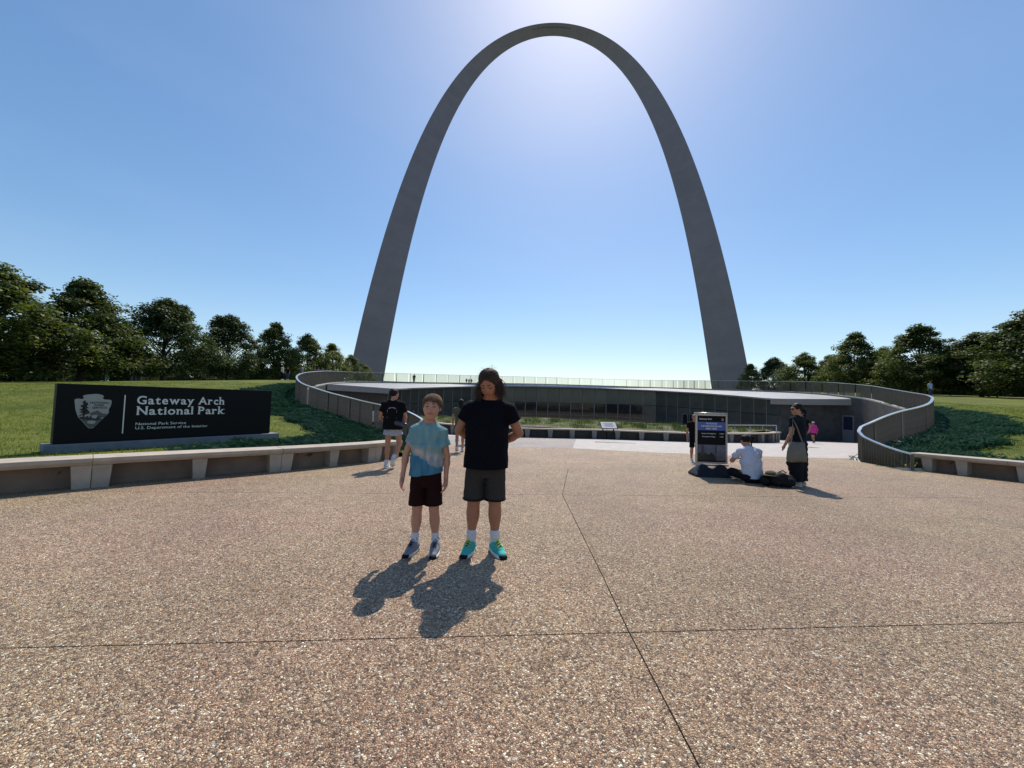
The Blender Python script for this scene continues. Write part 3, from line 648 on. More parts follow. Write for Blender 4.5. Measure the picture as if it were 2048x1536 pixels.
# facade below the eave
fac = ev[(sE >= tcl*sE[-1]) & (sE <= tcr*sE[-1])]
fa = offset(fac, 1.0); fa = resample(fa, .35); sF = seglen(fa[:, :2]); bays = int(round(sF[-1]/1.62))
soff = []
for i in range(bays):
    a, b_ = at_s(fa, sF, i/bays), at_s(fa, sF, (i+1)/bays); d = Vector((b_[0]-a[0], b_[1]-a[1], 0)); ln = d.length; d /= ln; nrm = Vector((d.y, -d.x, 0))
    z0 = G(a[1])-.02; ztop_ = min(a[2], b_[2])-.03; zb = z0+min(3.1, max(1.6, (ztop_-z0)*.62)); ang = math.atan2(d.y, d.x); mid = Vector(((a[0]+b_[0])/2, (a[1]+b_[1])/2, 0))
    cen = (P(1025, 800, 50).x, P(1290, 800, 48).x); win = cen[0] <= mid.x <= cen[1]
    mb = MB(); tz_ = (b_[2]+.12)
    mb.box((0, 0, (zb+ztop_)/2), (ln-.03, .05, ztop_-zb)); o = mb.build('glass_panel', M['upper'], mus); o.location = mid-oo; o.rotation_euler = (0, 0, ang)
    mb = MB(); mb.box((0, .03, (z0+zb)/2-.02), (ln-.05, .03, zb-z0-.06)); o = mb.build('window' if win else 'glass_panel', M['lower'] if win else M['upper'], mus); o.location = mid-oo; o.rotation_euler = (0, 0, ang)
    if win:
        mb = MB(); mb.box((0, 0, 0), (.07, .14, zb-z0)); o = mb.build('mullion', M['mullion'], mus); o.location = (a[0]-oo.x, a[1]-oo.y, (zb+z0)/2); o.rotation_euler = (0, 0, ang)
        mb = MB(); mb.box((0, -.004, 0), (ln-.07, .04, .05)); mb.box((0, -.004, .45), (ln-.07, .03, .03)); o = mb.build('transom', M['mullion'], mus); o.location = (mid.x-oo.x, mid.y-oo.y, z0+.95); o.rotation_euler = (0, 0, ang)
    else:
        mb = MB(); mb.box((0, 0, 0), (.04, .09, ztop_-z0-.04)); o = mb.build('mullion', M['mullion'] if i % 3 else M['soffit'], mus); o.location = (a[0]-oo.x, a[1]-oo.y, (ztop_+z0)/2-.02); o.rotation_euler = (0, 0, ang)
# doors in the dark glass right of centre
for dx in (0, 1.0):
    p = P(1362+dx*24, 830, 43.5); k = np.argmin((fa[:, 0]-p.x)**2+(fa[:, 1]-p.y)**2); a = fa[k]; d = Vector((fa[k+1][0]-fa[k-1][0], fa[k+1][1]-fa[k-1][1], 0)).normalized(); ang = math.atan2(d.y, d.x)
    fr = MB(); w, h = .98, 2.15
    fr.box((-w/2+.03, -.12, h/2), (.06, .06, h)); fr.box((w/2-.03, -.12, h/2), (.06, .06, h)); fr.box((0, -.12, h-.03), (w-.13, .06, .06)); fr.box((0, -.12, .1), (w-.13, .06, .2))
    o = fr.build('entrance_door', M['doorframe'], mus); o.location = (a[0]-oo.x, a[1]-oo.y, G(a[1])); o.rotation_euler = (0, 0, ang)
    g_ = MB(); g_.box((0, -.12, h/2+.08), (w-.13, .02, h-.30)); link('pane', g_.mesh('pane', M['lower']), o)
    g_ = MB(); g_.box((w/2-.14 if dx == 0 else -w/2+.14, -.18, 1.0), (.03, .04, .5)); link('handle', g_.mesh('handle', M['steel']), o)
# side closing walls behind the canopies
for (pa, pb_) in ((fa[0], rr_[2]), (fa[-1], rr_[-3])):
    V = [Vector((pa[0], pa[1], G(pa[1])-.1)), Vector((pb_[0], pb_[1]+.4, G(pb_[1])-.1)), Vector((pb_[0], pb_[1]+.4, pb_[3]-.2)), Vector((pa[0], pa[1], pa[2]+.05))]
    V = [v-oo for v in V]; off_ = Vector((0, .2, 0)); V += [v+off_ for v in V]
    link('side_wall', fastmesh('side_wall', V, [(0, 1, 2, 3), (7, 6, 5, 4), (0, 4, 5, 1), (1, 5, 6, 2), (2, 6, 7, 3), (3, 7, 4, 0)], M['wall']), mus)
# door in the curved wall at right
p = P(1672, 875, 30.2); kd = np.argmin((rs[:, 0]-p.x)**2+(rs[:, 1]-p.y)**2)
wq = offset(rs[:, :2].copy(), .28); c = wq[kd]; d = rs[kd+1, :2]-rs[kd-1, :2]; ang = math.atan2(d[1], d[0])
sd = empty('side_door', (c[0], c[1], G(c[1])), ang, label='narrow metal door with blue glass in the dark curved wall at right', cat='door')
mb = MB(); w, h = 1.15, 2.15
mb.box((-w/2+.05, .03, h/2), (.10, .08, h)); mb.box((w/2-.05, .03, h/2), (.10, .08, h)); mb.box((0, .03, h-.05), (w-.21, .08, .10)); mb.build('frame', M['doorframe'], sd)
mb = MB(); mb.box((0, .05, .5), (w-.21, .05, .98)); mb.build('door_leaf', M['doorframe'], sd)
mb = MB(); mb.box((0, .055, 1.53), (w-.30, .04, 1.05)); mb.build('pane', M['doorpane'], sd)
# low handrail beyond the planter
gr = empty('guard_rail', (12, 25, 0), label='plain pale metal guard rail standing behind the right end of the planting island', cat='railing')
hp = [P(1440, 850.5, 27.5), P(1500, 850.8, 26), P(1553, 851, 24.3)]; o3 = Vector((12, 25, 0))
MB().tube([p-o3 for p in hp], .035, 8).build('rail', M['coping'], gr, True)
for p in hp+[(hp[0]+hp[1])/2, (hp[1]+hp[2])/2]:
    MB().tube([Vector((p.x, p.y, p.z-.03))-o3, Vector((p.x, p.y, G(p.y)-.05))-o3], .028, 8).build('post', M['coping'], gr, True)

# ------------------------------------------------------------ trees
def treemesh(seed, H=10, W=4.6, nclump=230, per=125, leafs=.20, m='leaf', low=1.2):
    r = np.random.default_rng(seed); cs = []
    for i in range(nclump):
        t = r.random()**1.0; z = low+(H-low-.3)*t
        R = W*np.interp(t, [0, .12, .3, .55, .8, 1], [.72, .98, 1.0, .78, .44, .08]); a = r.uniform(0, 2*np.pi); q = math.sqrt(r.uniform(.08, 1))
        cs.append((math.cos(a)*R*q, math.sin(a)*R*q, z+r.normal(0, .2)))
    cs = np.array(cs); jl = 1+.16*np.sin(np.arctan2(cs[:, 1], cs[:, 0])*3+cs[:, 2]*.9+seed)+r.normal(0, .09, nclump); cs[:, 0] *= jl; cs[:, 1] *= jl; cs[:, 2] += .35*np.sin(cs[:, 0]*1.7+seed*2)*(cs[:, 2] > H*.6); rad = r.uniform(.65, 1.3, nclump)*(1-.35*(cs[:, 2]/H)); V = []
    i = np.repeat(np.arange(nclump), per); d = r.normal(0, 1, (len(i), 3)); d /= np.linalg.norm(d, axis=1)[:, None]
    c = cs[i]+d*(rad[i]*r.uniform(.35, 1.12, len(i))**1)[:, None]*np.array([1.1, 1.1, .72])
    n = d*.5+np.array([0, 0, .7])+r.normal(0, .45, (len(i), 3)); n /= np.linalg.norm(n, axis=1)[:, None]
    u = np.cross(n, r.normal(0, 1, (len(i), 3))); u /= np.linalg.norm(u, axis=1)[:, None]; w = np.cross(n, u)
    s = (leafs*r.uniform(.6, 1.35, len(i)))[:, None]
    tips = [u*s*.62, w*s*.42+u*s*.05, -u*s*.55, -w*s*.42+u*s*.05]
    V = np.stack([c+t_+n*s*(-.10 if k in (0, 2) else .03) for k, t_ in enumerate(tips)], 1).reshape(-1, 3)
    crown = fastmesh('crown', V, np.arange(len(V)).reshape(-1, 4), M[m])
    mb = MB(); pts = [(0, 0, -.3), (0, 0, .3), (.05, .03, 2), (.1, -.05, H*.45), (.05, .05, H*.75), (0, 0, H*.93)]
    mb.tube(pts, [.26, .20, .17, .12, .06, .02], 8)
    for k in range(26):
        c_ = cs[r.integers(nclump)]; z0 = max(1.5, c_[2]*.55-.2); b0 = Vector((.07, 0, z0)); b1_ = Vector(c_); md = (b0+b1_)/2+Vector((0, 0, .35))
        mb.tube([b0, md, b1_], [.07, .045, .012], 5, cap=False)
    return crown, mb.mesh('trunk', M['bark'], True)
TM = [treemesh(1, m='leaf'), treemesh(2, m='leafb', H=10, W=4.3), treemesh(3, m='leaf', W=4.9, nclump=220), treemesh(4, m='leafc', W=4.2, nclump=180), treemesh(5, m='leafb', W=4.8, low=.3), treemesh(6, m='leaf', W=4.8, low=.3)]
def tree(u, d, h, w, k, rot, label, group, base=None):
    X = (u-1024)/FPX*d; z = float(tz(X, d)[0]) if base is None else base
    r_ = empty('broadleaf_tree', (X, d, z), rot, label=label, cat='tree', group=group); s_ = h/10; r_.scale = (w/8.3, w/8.3, s_)
    link('crown', TM[k][0], r_); link('trunk', TM[k][1], r_); return r_
GL = 'trees in a row along the left lawn'; GR_ = 'trees in a row along the right lawn'
def topfit(u, vtop, d):                # height a tree needs to reach the skyline there
    X = (u-1024)/FPX*d; return P(u, vtop, d).z-float(tz(X, d)[0])
for (u, v, d, w, k, lab) in [
    (-30, 533, 31, 11, 2, 'tallest broadleaf tree, cut off by the left edge above the lawn'),
    (158, 568, 37, 9.6, 0, 'broad green tree behind the left end of the black sign'),
    (325, 597, 45, 9.6, 1, 'round dark tree behind the sign, second gap left of the arch row'),
    (452, 628, 56, 8.6, 1, 'dark tree with forked top behind the right end of the sign'),
    (545, 650, 67, 8.8, 0, 'tree with rounded top between the sign and the curving railing'),
    (612, 671, 82, 9.5, 2, 'tree above the outer bend of the left railing'),
    (662, 690, 100, 9.5, 3, 'yellowish tree behind the railing left of the arch foot'),
    (702, 712, 122, 9.5, 2, 'small far tree partly before the left arch leg'),
    (730, 733, 140, 9, 3, 'lowest far tree at the foot of the left arch leg')]:
    tree(u, d, topfit(u, v, d)*1.0, w, k, random.uniform(0, 6), lab, GL)
for (u, v, d, w, k, lab) in [
    (2075, 620, 40, 11.5, 2, 'large broadleaf tree cut off by the right edge above the lawn'),
    (1965, 655, 47, 9.0, 1, 'dark ragged tree left of the large one at the right edge'),
    (1842, 648, 50, 9.6, 0, 'broad tree with double top over the bend of the right railing'),
    (1712, 662, 59, 8.8, 0, 'pointed tree behind the middle of the right railing'),
    (1765, 690, 66, 8.0, 2, 'smaller tree in the gap between two taller right hand trees'),
    (1610, 700, 80, 9.4, 2, 'yellow green tree with spiky top right of the arch'),
    (1660, 706, 84, 8.4, 0, 'low tree filling the row between the pointed and spiky ones'),
    (1548, 706, 96, 9.4, 1, 'dark far tree just right of the right arch leg'),
    (1503, 722, 112, 8.5, 3, 'lowest tree touching the foot of the right arch leg')]:
    tree(u, d, topfit(u, v+8, d), w*.95, k, random.uniform(0, 6), lab, GR_)
LB2 = ['shaded tree behind the gap right of the tree cut off at left edge', 'shaded tree behind the leftmost tree, mostly out of frame', 'dark second row tree between the two broad trees behind the sign', 'dark second row tree behind the sign\'s lettering', 'low second row tree between the forked tree and the railing', 'low shaded tree just left of the forked tree, far back', 'low shaded tree behind the emblem end of the sign', 'farthest low tree behind the outer bend of the left railing', 'low dark tree near the left edge under taller crowns', 'wide low dark tree far behind the sign\'s left half', 'wide low dark tree far behind the sign\'s right half']
RB2 = ['shaded tree behind the gap left of the right edge tree', 'shaded tree behind the big tree near the right edge', 'shaded second row tree at the right edge', 'low tree behind the broad double topped tree', 'low tree behind the pointed tree above the right railing', 'shaded tree mostly out of frame at the right edge', 'low far tree between the spiky tree and the pointed tree', 'lowest far tree behind the right railing near the arch leg', 'wide low dark tree far behind the right railing bend', 'wide low dark tree far behind the right lawn']
# second rows that fill the space under the crowns
for i, (u, v, d, w) in enumerate([(60, 640, 52, 9), (-120, 560, 44, 10), (240, 655, 60, 9), (400, 668, 75, 9.5), (500, 690, 88, 9), (320, 690, 90, 10), (130, 680, 80, 10), (585, 700, 100, 9.5), (10, 680, 80, 10), (200, 700, 110, 12), (440, 705, 112, 12)]):
    tree(u, d, topfit(u, v+22, d), w*.9, (4, 5, 4, 4)[i % 4], i*1.3, LB2[i], 'second row of trees at left')
for i, (u, v, d, w) in enumerate([(1900, 690, 66, 10), (1990, 680, 70, 10), (2060, 690, 64, 10), (1800, 705, 84, 10), (1720, 712, 100, 10), (2120, 650, 60, 10), (1640, 722, 120, 10), (1580, 730, 130, 10), (1940, 720, 95, 12), (2040, 715, 95, 12)]):
    tree(u, d, topfit(u, v+16, d), w*.9, (4, 5, 4, 5)[i % 4], i*1.7+.5, RB2[i], 'second row of trees at right')


def woods(name, x0, x1, y0, y1, h, lab, n=420):
    r = np.random.default_rng(9); cx = r.uniform(x0, x1, n); cy = r.uniform(y0, y1, n); cz = 3+r.random(n)*h*(.75+.25*np.sin(cx*.11)); i = np.repeat(np.arange(n), 90); d = r.normal(0, 1, (len(i), 3)); d /= np.linalg.norm(d, axis=1)[:, None]
    c = np.stack([cx[i], cy[i], cz[i]], 1)+d*r.uniform(1.2, 2.6, len(i))[:, None]; u = r.normal(0, 1, (len(i), 3)); w = np.cross(u, r.normal(0, 1, (len(i), 3))); u /= np.linalg.norm(u, axis=1)[:, None]; w /= np.linalg.norm(w, axis=1)[:, None]; s_ = .55
    V = np.stack([c+u*s_, c+w*s_*.7, c-u*s_, c-w*s_*.7], 1).reshape(-1, 3); tag(link(name, fastmesh(name, V, np.arange(len(V)).reshape(-1, 4), M['leafb'])), lab, 'woods', kind='stuff')
woods('far_woods', -330, -62, 120, 165, 8, 'far belt of trees seen between the trunks at left', 520)
woods('far_woods', 100, 330, 105, 150, 8, 'far belt of trees seen between the trunks at right', 480)

# ------------------------------------------------------------ signed-distance modelling of figures
def smin(a, b, k): 
    h = np.clip(.5+.5*(b-a)/k, 0, 1); return b*(1-h)+a*h-k*h*(1-h)
class SDF:
    def __init__(s): s.p = []
    def cap(s, a, b, r1, r2=None, k=.02, m='+', fl=None, flat=False):
        s.p.append(('c', np.array(a, float), np.array(b, float), r1, r1 if r2 is None else r2, k, m, fl, flat)); return s
    def ell(s, c, r, k=.02, m='+', R=None):
        s.p.append(('e', np.array(c, float), np.array(r, float), None, R, k, m, None, False)); return s
    def plane(s, c, n, box, k=.003):       # cuts away what lies on the n side inside a box
        s.p.append(('p', np.array(c, float), np.array(n, float), np.array(box[0], float), np.array(box[1], float), k, '-', None, False)); return s
    def bounds(s, q):
        if q[0] == 'c':
            r = max(q[3], q[4]); f = np.array(q[7] if q[7] else (1, 1, 1)); return np.minimum(q[1], q[2])-r*np.maximum(f, 1), np.maximum(q[1], q[2])+r*np.maximum(f, 1)
        if q[0] == 'e': r = q[2].max(); return q[1]-r, q[1]+r
        return q[3], q[4]
    def mesh(s, h, noise=None):
        bs = [s.bounds(q) for q in s.p if q[6] == '+']; lo = np.min([b[0] for b in bs], 0)-3*h; hi = np.max([b[1] for b in bs], 0)+3*h
        n = np.ceil((hi-lo)/h).astype(int)+1; ax = [lo[i]+h*np.arange(n[i]) for i in range(3)]
        D = np.full(n, .5, dtype=np.float32)
        for q in s.p:
            k = q[5]; b0, b1 = s.bounds(q); pad = k*1.3+4*h if q[0] != 'p' else 0
            i0 = np.clip(np.floor((b0-pad-lo)/h).astype(int), 0, n-1); i1 = np.clip(np.ceil((b1+pad-lo)/h).astype(int)+1, 1, n)
            if np.any(i1 <= i0): continue
            X = ax[0][i0[0]:i1[0], None, None]; Y = ax[1][None, i0[1]:i1[1], None]; Z = ax[2][None, None, i0[2]:i1[2]]
            sl_ = tuple(slice(i0[i], i1[i]) for i in range(3))
            if q[0] == 'c':
                a, b = q[1], q[2]; f = q[7] if q[7] else (1, 1, 1); x, y, z = (X-a[0])/f[0], (Y-a[1])/f[1], (Z-a[2])/f[2]; ba = (b-a)/np.array(f); L2 = max(ba@ba, 1e-9)
                t0 = (x*ba[0]+y*ba[1]+z*ba[2])/L2; t = np.clip(t0, 0, 1)
                d = np.sqrt((x-t*ba[0])**2+(y-t*ba[1])**2+(z-t*ba[2])**2)-(q[3]+(q[4]-q[3])*t)
                if q[8]:
                    x2 = x-t0*ba[0]; y2 = y-t0*ba[1]; z2 = z-t0*ba[2]; dr = np.sqrt(x2**2+y2**2+z2**2)-(q[3]+(q[4]-q[3])*t); d = np.maximum(dr, np.maximum(-t0, t0-1)*math.sqrt(L2))
                d = d*min(f)
            elif q[0] == 'e':
                x, y, z = X-q[1][0], Y-q[1][1], Z-q[1][2]; R = q[4]
                if R is not None:
                    R = np.array(R); x, y, z = R[0, 0]*x+R[1, 0]*y+R[2, 0]*z, R[0, 1]*x+R[1, 1]*y+R[2, 1]*z, R[0, 2]*x+R[1, 2]*y+R[2, 2]*z
                r = q[2]; k0 = np.sqrt((x/r[0])**2+(y/r[1])**2+(z/r[2])**2); k1 = np.sqrt((x/r[0]**2)**2+(y/r[1]**2)**2+(z/r[2]**2)**2)+1e-9; d = k0*(k0-1)/k1
            else:
                d = -((X-q[1][0])*q[2][0]+(Y-q[1][1])*q[2][1]+(Z-q[1][2])*q[2][2])
            o = D[sl_]
            if q[6] == '+': D[sl_] = smin(o, d, k)
            else: D[sl_] = -smin(-o, d, k) if k > 0 else np.maximum(o, -d)
        if noise:
            X = ax[0][:, None, None]; Y = ax[1][None, :, None]; Z = ax[2][None, None, :]; a, f = noise
            D += a*(np.sin(f*(X*1.3+Z*1.1)+2*np.sin(f*.6*Z+f*.3*X))*np.cos(f*(Y-.4*Z))+.6*np.sin(f*2.1*(Z+.5*X)+1.7*np.sin(f*X))).astype(np.float32)
        return nets(D, lo, h)
def nets(D, lo, h):
    S = D < 0; c = S[:-1, :-1, :-1].astype(np.int8)
    for dx in (0, 1):
        for dy in (0, 1):
            for dz in (0, 1):
                if dx+dy+dz: c = c+S[dx:S.shape[0]-1+dx, dy:S.shape[1]-1+dy, dz:S.shape[2]-1+dz]
    act = (c > 0) & (c < 8); I = np.argwhere(act); idx = np.full(act.shape, -1, int); idx[act] = np.arange(len(I))
    acc = np.zeros((len(I), 3)); cnt = np.zeros(len(I)); cor = [np.array(p) for p in ((0, 0, 0), (1, 0, 0), (0, 1, 0), (1, 1, 0), (0, 0, 1), (1, 0, 1), (0, 1, 1), (1, 1, 1))]
    val = [D[tuple((I+p).T)] for p in cor]
    for a in range(8):
        for b in range(a+1, 8):
            if np.abs(cor[a]-cor[b]).sum() != 1: continue
            va, vb = val[a], val[b]; m = (va < 0) != (vb < 0); t = va/(va-vb+1e-12)
            acc[m] += (cor[a]+(cor[b]-cor[a])*t[:, None])[m]; cnt[m] += 1
    V = lo+h*(I+acc/cnt[:, None]); F = []
    for ax_ in range(3):
        e = [slice(None)]*3; e2 = [slice(None)]*3; e[ax_] = slice(0, -1); e2[ax_] = slice(1, None)
        m = S[tuple(e)] != S[tuple(e2)]; E = np.argwhere(m); sg = S[tuple(E.T)]
        u, w = [(1, 2), (2, 0), (0, 1)][ax_]
        ok = (E[:, u] > 0) & (E[:, w] > 0) & (E[:, u] < D.shape[u]-1) & (E[:, w] < D.shape[w]-1); E, sg = E[ok], sg[ok]
        q = []
        for du, dw in ((1, 1), (0, 1), (0, 0), (1, 0)):
            k = E.copy(); k[:, u] -= du; k[:, w] -= dw; q.append(idx[tuple(k.T)])
        q = np.stack(q, 1); q[~sg] = q[~sg][:, ::-1]; F.append(q)
    return V, np.vstack(F)
def sdfobj(name, S_, h, m, parent, noise=None):
    V, F = S_.mesh(h, noise); F = F[(F >= 0).all(1)]; return link(name, fastmesh(name, V, F, m, True), parent)
def strands(name, root, dirs, m, parent, seglen_=.02, nseg=8, width=.0022, grav=.6, ellc=None, ellr=None, curl=.15, face=None, seed=1, lens=None, R=None, wind=(0, 0, 0), flat=1.0, clamp=None):
    r = np.random.default_rng(seed); N_ = len(root); p = root.copy(); d = dirs.copy(); path = [p.copy()]; L_ = np.ones(N_) if lens is None else lens; alive = np.ones(N_)
    w = r.normal(0, 1, (N_, 3)); g = np.array([0, 0, -1.])*grav+np.array(wind)
    for k in range(nseg):
        w = .75*w+.66*r.normal(0, 1, (N_, 3)); d = d+g*.35+w*curl*.35; d /= np.linalg.norm(d, axis=1)[:, None]
        q = p+d*(seglen_*L_*alive)[:, None]
        if ellc is not None:
            loc = (q-ellc)@R if R is not None else (q-ellc); k0 = np.linalg.norm(loc/ellr, axis=1); ins = k0 < 1
            if clamp is not None: ins = ins | ((k0 > clamp[0]) & (loc[:, 2] > clamp[1]))
            tgt = np.where(k0 < 1, 1.005, clamp[0] if clamp is not None else 1)
            loc[ins] = loc[ins]/k0[ins][:, None]*tgt[ins][:, None]; q = (loc@R.T if R is not None else loc)+ellc
        if face is not None:
            bad = face(q); alive = np.where(bad, 0, alive); q = np.where(bad[:, None], p, q)
        d = np.where((alive > 0)[:, None], (q-p)/(np.linalg.norm(q-p, axis=1)[:, None]+1e-9), d); p = q; path.append(p.copy())
    Pth = np.stack(path, 1); n = nseg+1; tn = np.gradient(Pth, axis=1); tn /= np.linalg.norm(tn, axis=2)[:, :, None]+1e-9
    up = r.normal(0, 1, (N_, 1, 3)); x = np.cross(tn, up); x /= np.linalg.norm(x, axis=2)[:, :, None]+1e-9; y = np.cross(tn, x)
    wd = width*np.linspace(1, .25, n)[None, :, None]; V = np.stack([Pth+x*wd*math.cos(a)*flat+y*wd*math.sin(a) for a in (0, 2.094, 4.189)], 2).reshape(-1, 3)
    b = (np.arange(N_)*n*3)[:, None, None]+(np.arange(nseg)*3)[None, :, None]; j = np.arange(3)[None, None, :]; j2 = (j+1) % 3
    F = np.stack([b+j, b+j2, b+3+j2, b+3+j], 3).reshape(-1, 4)
    return link(name, fastmesh(name, V, F, m, True), parent)
def skin(name, c, sss=.0): 
    m = mat(name, c, .5, spec=.35, noise=(14, .07)); b = m.node_tree.nodes['Principled BSDF']; b.inputs['Subsurface Weight'].default_value = .08; b.inputs['Subsurface Radius'].default_value = (.012, .005, .003); return m
SK = dict(fair=skin('skin_fair', (.50, .25, .165)), mid=skin('skin_tan', (.42, .20, .125)), warm=skin('skin_warm', (.37, .165, .10)))
MH = dict(black=mat('hair_black', (.008, .007, .007), .6, spec=.2), brown=mat('hair_brown', (.10, .062, .038), .55, spec=.3), light=mat('hair_light_brown', (.17, .095, .052), .6, spec=.2), dark=mat('hair_dark_brown', (.060, .036, .024), .55, spec=.22))
MC = {}
def cloth(name, c, **k):
    if name not in MC: MC[name] = mat(name, c, .9, spec=.12, noise=k.get('noise', (5, .08)), bump=(13, .030))
    return MC[name]
M['lip'] = mat('lips', (.30, .10, .085), .5); M['lash'] = mat('lashes', (.03, .018, .014), .6); M['eyew'] = mat('eye_white', (.55, .52, .50), .3); M['iris'] = mat('iris', (.05, .035, .025), .2)

DEF = dict(pel=(0, 0, .53), wai=(0, 0, .61), che=(0, 0, .73), neck=(0, .01, .835), head=(0, -.01, .93),
           shL=(-.112, 0, .805), elL=(-.145, .01, .635), wrL=(-.150, -.03, .490), shR=(.112, 0, .805), elR=(.145, .01, .635), wrR=(.150, -.03, .490),
           hiL=(-.052, 0, .515), knL=(-.055, -.01, .285), anL=(-.058, .012, .050), toL=(-.062, -.10, .018),
           hiR=(.052, 0, .515), knR=(.055, -.01, .285), anR=(.058, .012, .050), toR=(.062, -.10, .018))
def person(label, loc, rot, H=1.7, J={}, res=.008, sk='mid', hair=None, top=None, bottom=None, shoes=None, socks=None, headrot=(0, 0, 0), hh=None, build=1.0, group=None, hands=True, facef=True, fist=False, seated=False, handdir=None, cat='person', closed=False):
    j = {k: np.array(v)*H for k, v in DEF.items()}
    for k, v in J.items(): j[k] = np.array(v)*H
    hh = (hh or .135)*H; B = build; s = H/1.7
    root = empty('person', loc, rot, label=label, cat=cat, group=group)
    S_ = SDF()
    if top is None or not top.get('onlybody'):
        S_.cap(j['pel'], j['wai'], .118*s*B, .108*s*B, .03, fl=(1.2, .8, 1)); S_.cap(j['wai'], j['che'], .108*s*B, .122*s*B, .04, fl=(1.2, .78, 1))
    S_.cap(j['shL'], j['shR'], .044*s*B, None, .05); S_.cap(j['shL']*.45+j['neck']*.55, j['shR']*.45+j['neck']*.55, .040*s, None, .05)
    S_.cap(j['che']+np.array([0, .01, .03])*s, j['neck'], .09*s, .052*s, .05)
    hc = j['head']; R = np.array(Matrix.Rotation(headrot[2], 3, 'Z') @ Matrix.Rotation(headrot[0], 3, 'X') @ Matrix.Rotation(headrot[1], 3, 'Y'))
    W_ = lambda p: hc+R@(np.array(p, float)*hh)
    S_.cap(j['neck'], W_((0, .06, -.25)), .050*s*min(B, 1.1), .046*s*min(B, 1.1), .03)
    S_.ell(W_((0, .07, .12)), np.array((.345, .42, .37))*hh, .02, R=R); S_.ell(W_((0, -.09, -.14)), np.array((.275, .29, .34))*hh, .03, R=R)
    if facef:
        S_.cap(W_((-.05, -.25, -.40)), W_((.05, -.25, -.40)), .085*hh, None, .04)
        for sg in (-1, 1):
            S_.ell(W_((sg*.15, -.22, -.13)), np.array((.13, .13, .15))*hh, .03)
            S_.ell(W_((sg*.34, .04, -.05)), np.array((.035, .075, .12))*hh, .008, R=R)
        S_.cap(W_((-.16, -.31, .085)), W_((.16, -.31, .085)), .055*hh, None, .03)
        for sg in (-1, 1): S_.ell(W_((sg*.145, -.425, .0)), np.array((.085, .07, .055))*hh, .018, '-', R=R)
        S_.cap(W_((0, -.345, .03)), W_((0, -.43, -.12)), .028*hh, .045*hh, .015)
        S_.cap(W_((-.04, -.39, -.135)), W_((.04, -.39, -.135)), .032*hh, None, .012)
        S_.cap(W_((-.08, -.355, -.25)), W_((.08, -.355, -.25)), .035*hh, None, .02)
    for sd_ in 'LR':
        S_.cap(j['sh'+sd_], j['el'+sd_], .047*s*B, .037*s*B, .02); S_.cap(j['el'+sd_], j['wr'+sd_], .037*s*B, .024*s*B, .012)
        m_ = j['el'+sd_]*.7+j['wr'+sd_]*.3; S_.ell(m_, (.031*s*B,)*3, .03)
        # hand
        dv = (j['wr'+sd_]-j['el'+sd_]); dv /= np.linalg.norm(dv); 
        if handdir and sd_ in handdir: dv = np.array(handdir[sd_], float); dv /= np.linalg.norm(dv)
        w = j['wr'+sd_]; sx = -1 if sd_ == 'L' else 1; inn = np.array([-sx, 0, 0.])
        fw = np.array([0, -1, 0.]); fw = fw-dv*(fw@dv); fw /= np.linalg.norm(fw)+1e-9; pn = np.cross(dv, fw); pn = pn if pn@inn > 0 else -pn
        hs_ = .105*H/1.7*1.0
        S_.cap(w, w+dv*hs_*.62, .022*s, .024*s, .012); 
        for a_ in (-.35, .35): S_.cap(w+dv*hs_*.3, w+dv*hs_*.8+fw*a_*hs_*.5, .016*s, .015*s, .012)
        if hands:
            for fi, (o_, L_) in enumerate(((-.36, .68), (-.13, .82), (.11, .86), (.34, .76))):
                k0 = w+dv*hs_*.82+fw*o_*hs_*.75; k1 = k0+(dv*.86+pn*.28)*hs_*L_*.5; k2 = k1+(dv*.6+pn*.75)*hs_*L_*.42
                S_.cap(k0, k1, .0088*s, .0082*s, .004); S_.cap(k1, k2, .0082*s, .007*s, .003)
            t0 = w+dv*hs_*.25+fw*hs_*.25; t1 = t0+(fw*.75+dv*.6+pn*.2)*hs_*.42; t2 = t1+(dv*.95+fw*.2+pn*.3)*hs_*.38
            S_.cap(t0, t1, .012*s, .010*s, .006); S_.cap(t1, t2, .010*s, .008*s, .003)
        else: S_.cap(w+dv*hs_*.8, w+dv*hs_*1.35+pn*hs_*.25, .02*s, .014*s, .015, fl=None)
        S_.cap(j['hi'+sd_], j['kn'+sd_], .080*s*B, .052*s*B, .03); S_.cap(j['kn'+sd_], j['an'+sd_], .050*s*B, .034*s, .02)
        kn, an_ = j['kn'+sd_], j['an'+sd_]; S_.ell(kn*.68+an_*.32+np.array([0, .016*s, 0]), np.array([.048, .05, .09])*s*B, .04)
        S_.cap(j['an'+sd_], j['to'+sd_]*.8+j['an'+sd_]*.2, .031*s, .024*s, .02)
    bo = sdfobj('body', S_, res, SK[sk], root)
    if facef and res < .0095:
        BV = np.array([v.co[:] for v in bo.data.vertices]); BL_ = ((BV-hc)@R)/hh; BL_ = BL_[(np.abs(BL_[:, 0]) < .5) & (np.abs(BL_[:, 2]) < .6) & (BL_[:, 1] < .1)]
    def FS(x, z, o=0.0):
        k = (BL_[:, 0]-x)**2+(BL_[:, 2]-z)**2; q = np.argsort(k)[:14]; y = BL_[q, 1]; y = y[y < y.min()+.08].mean(); return W_((x, y-o, z))
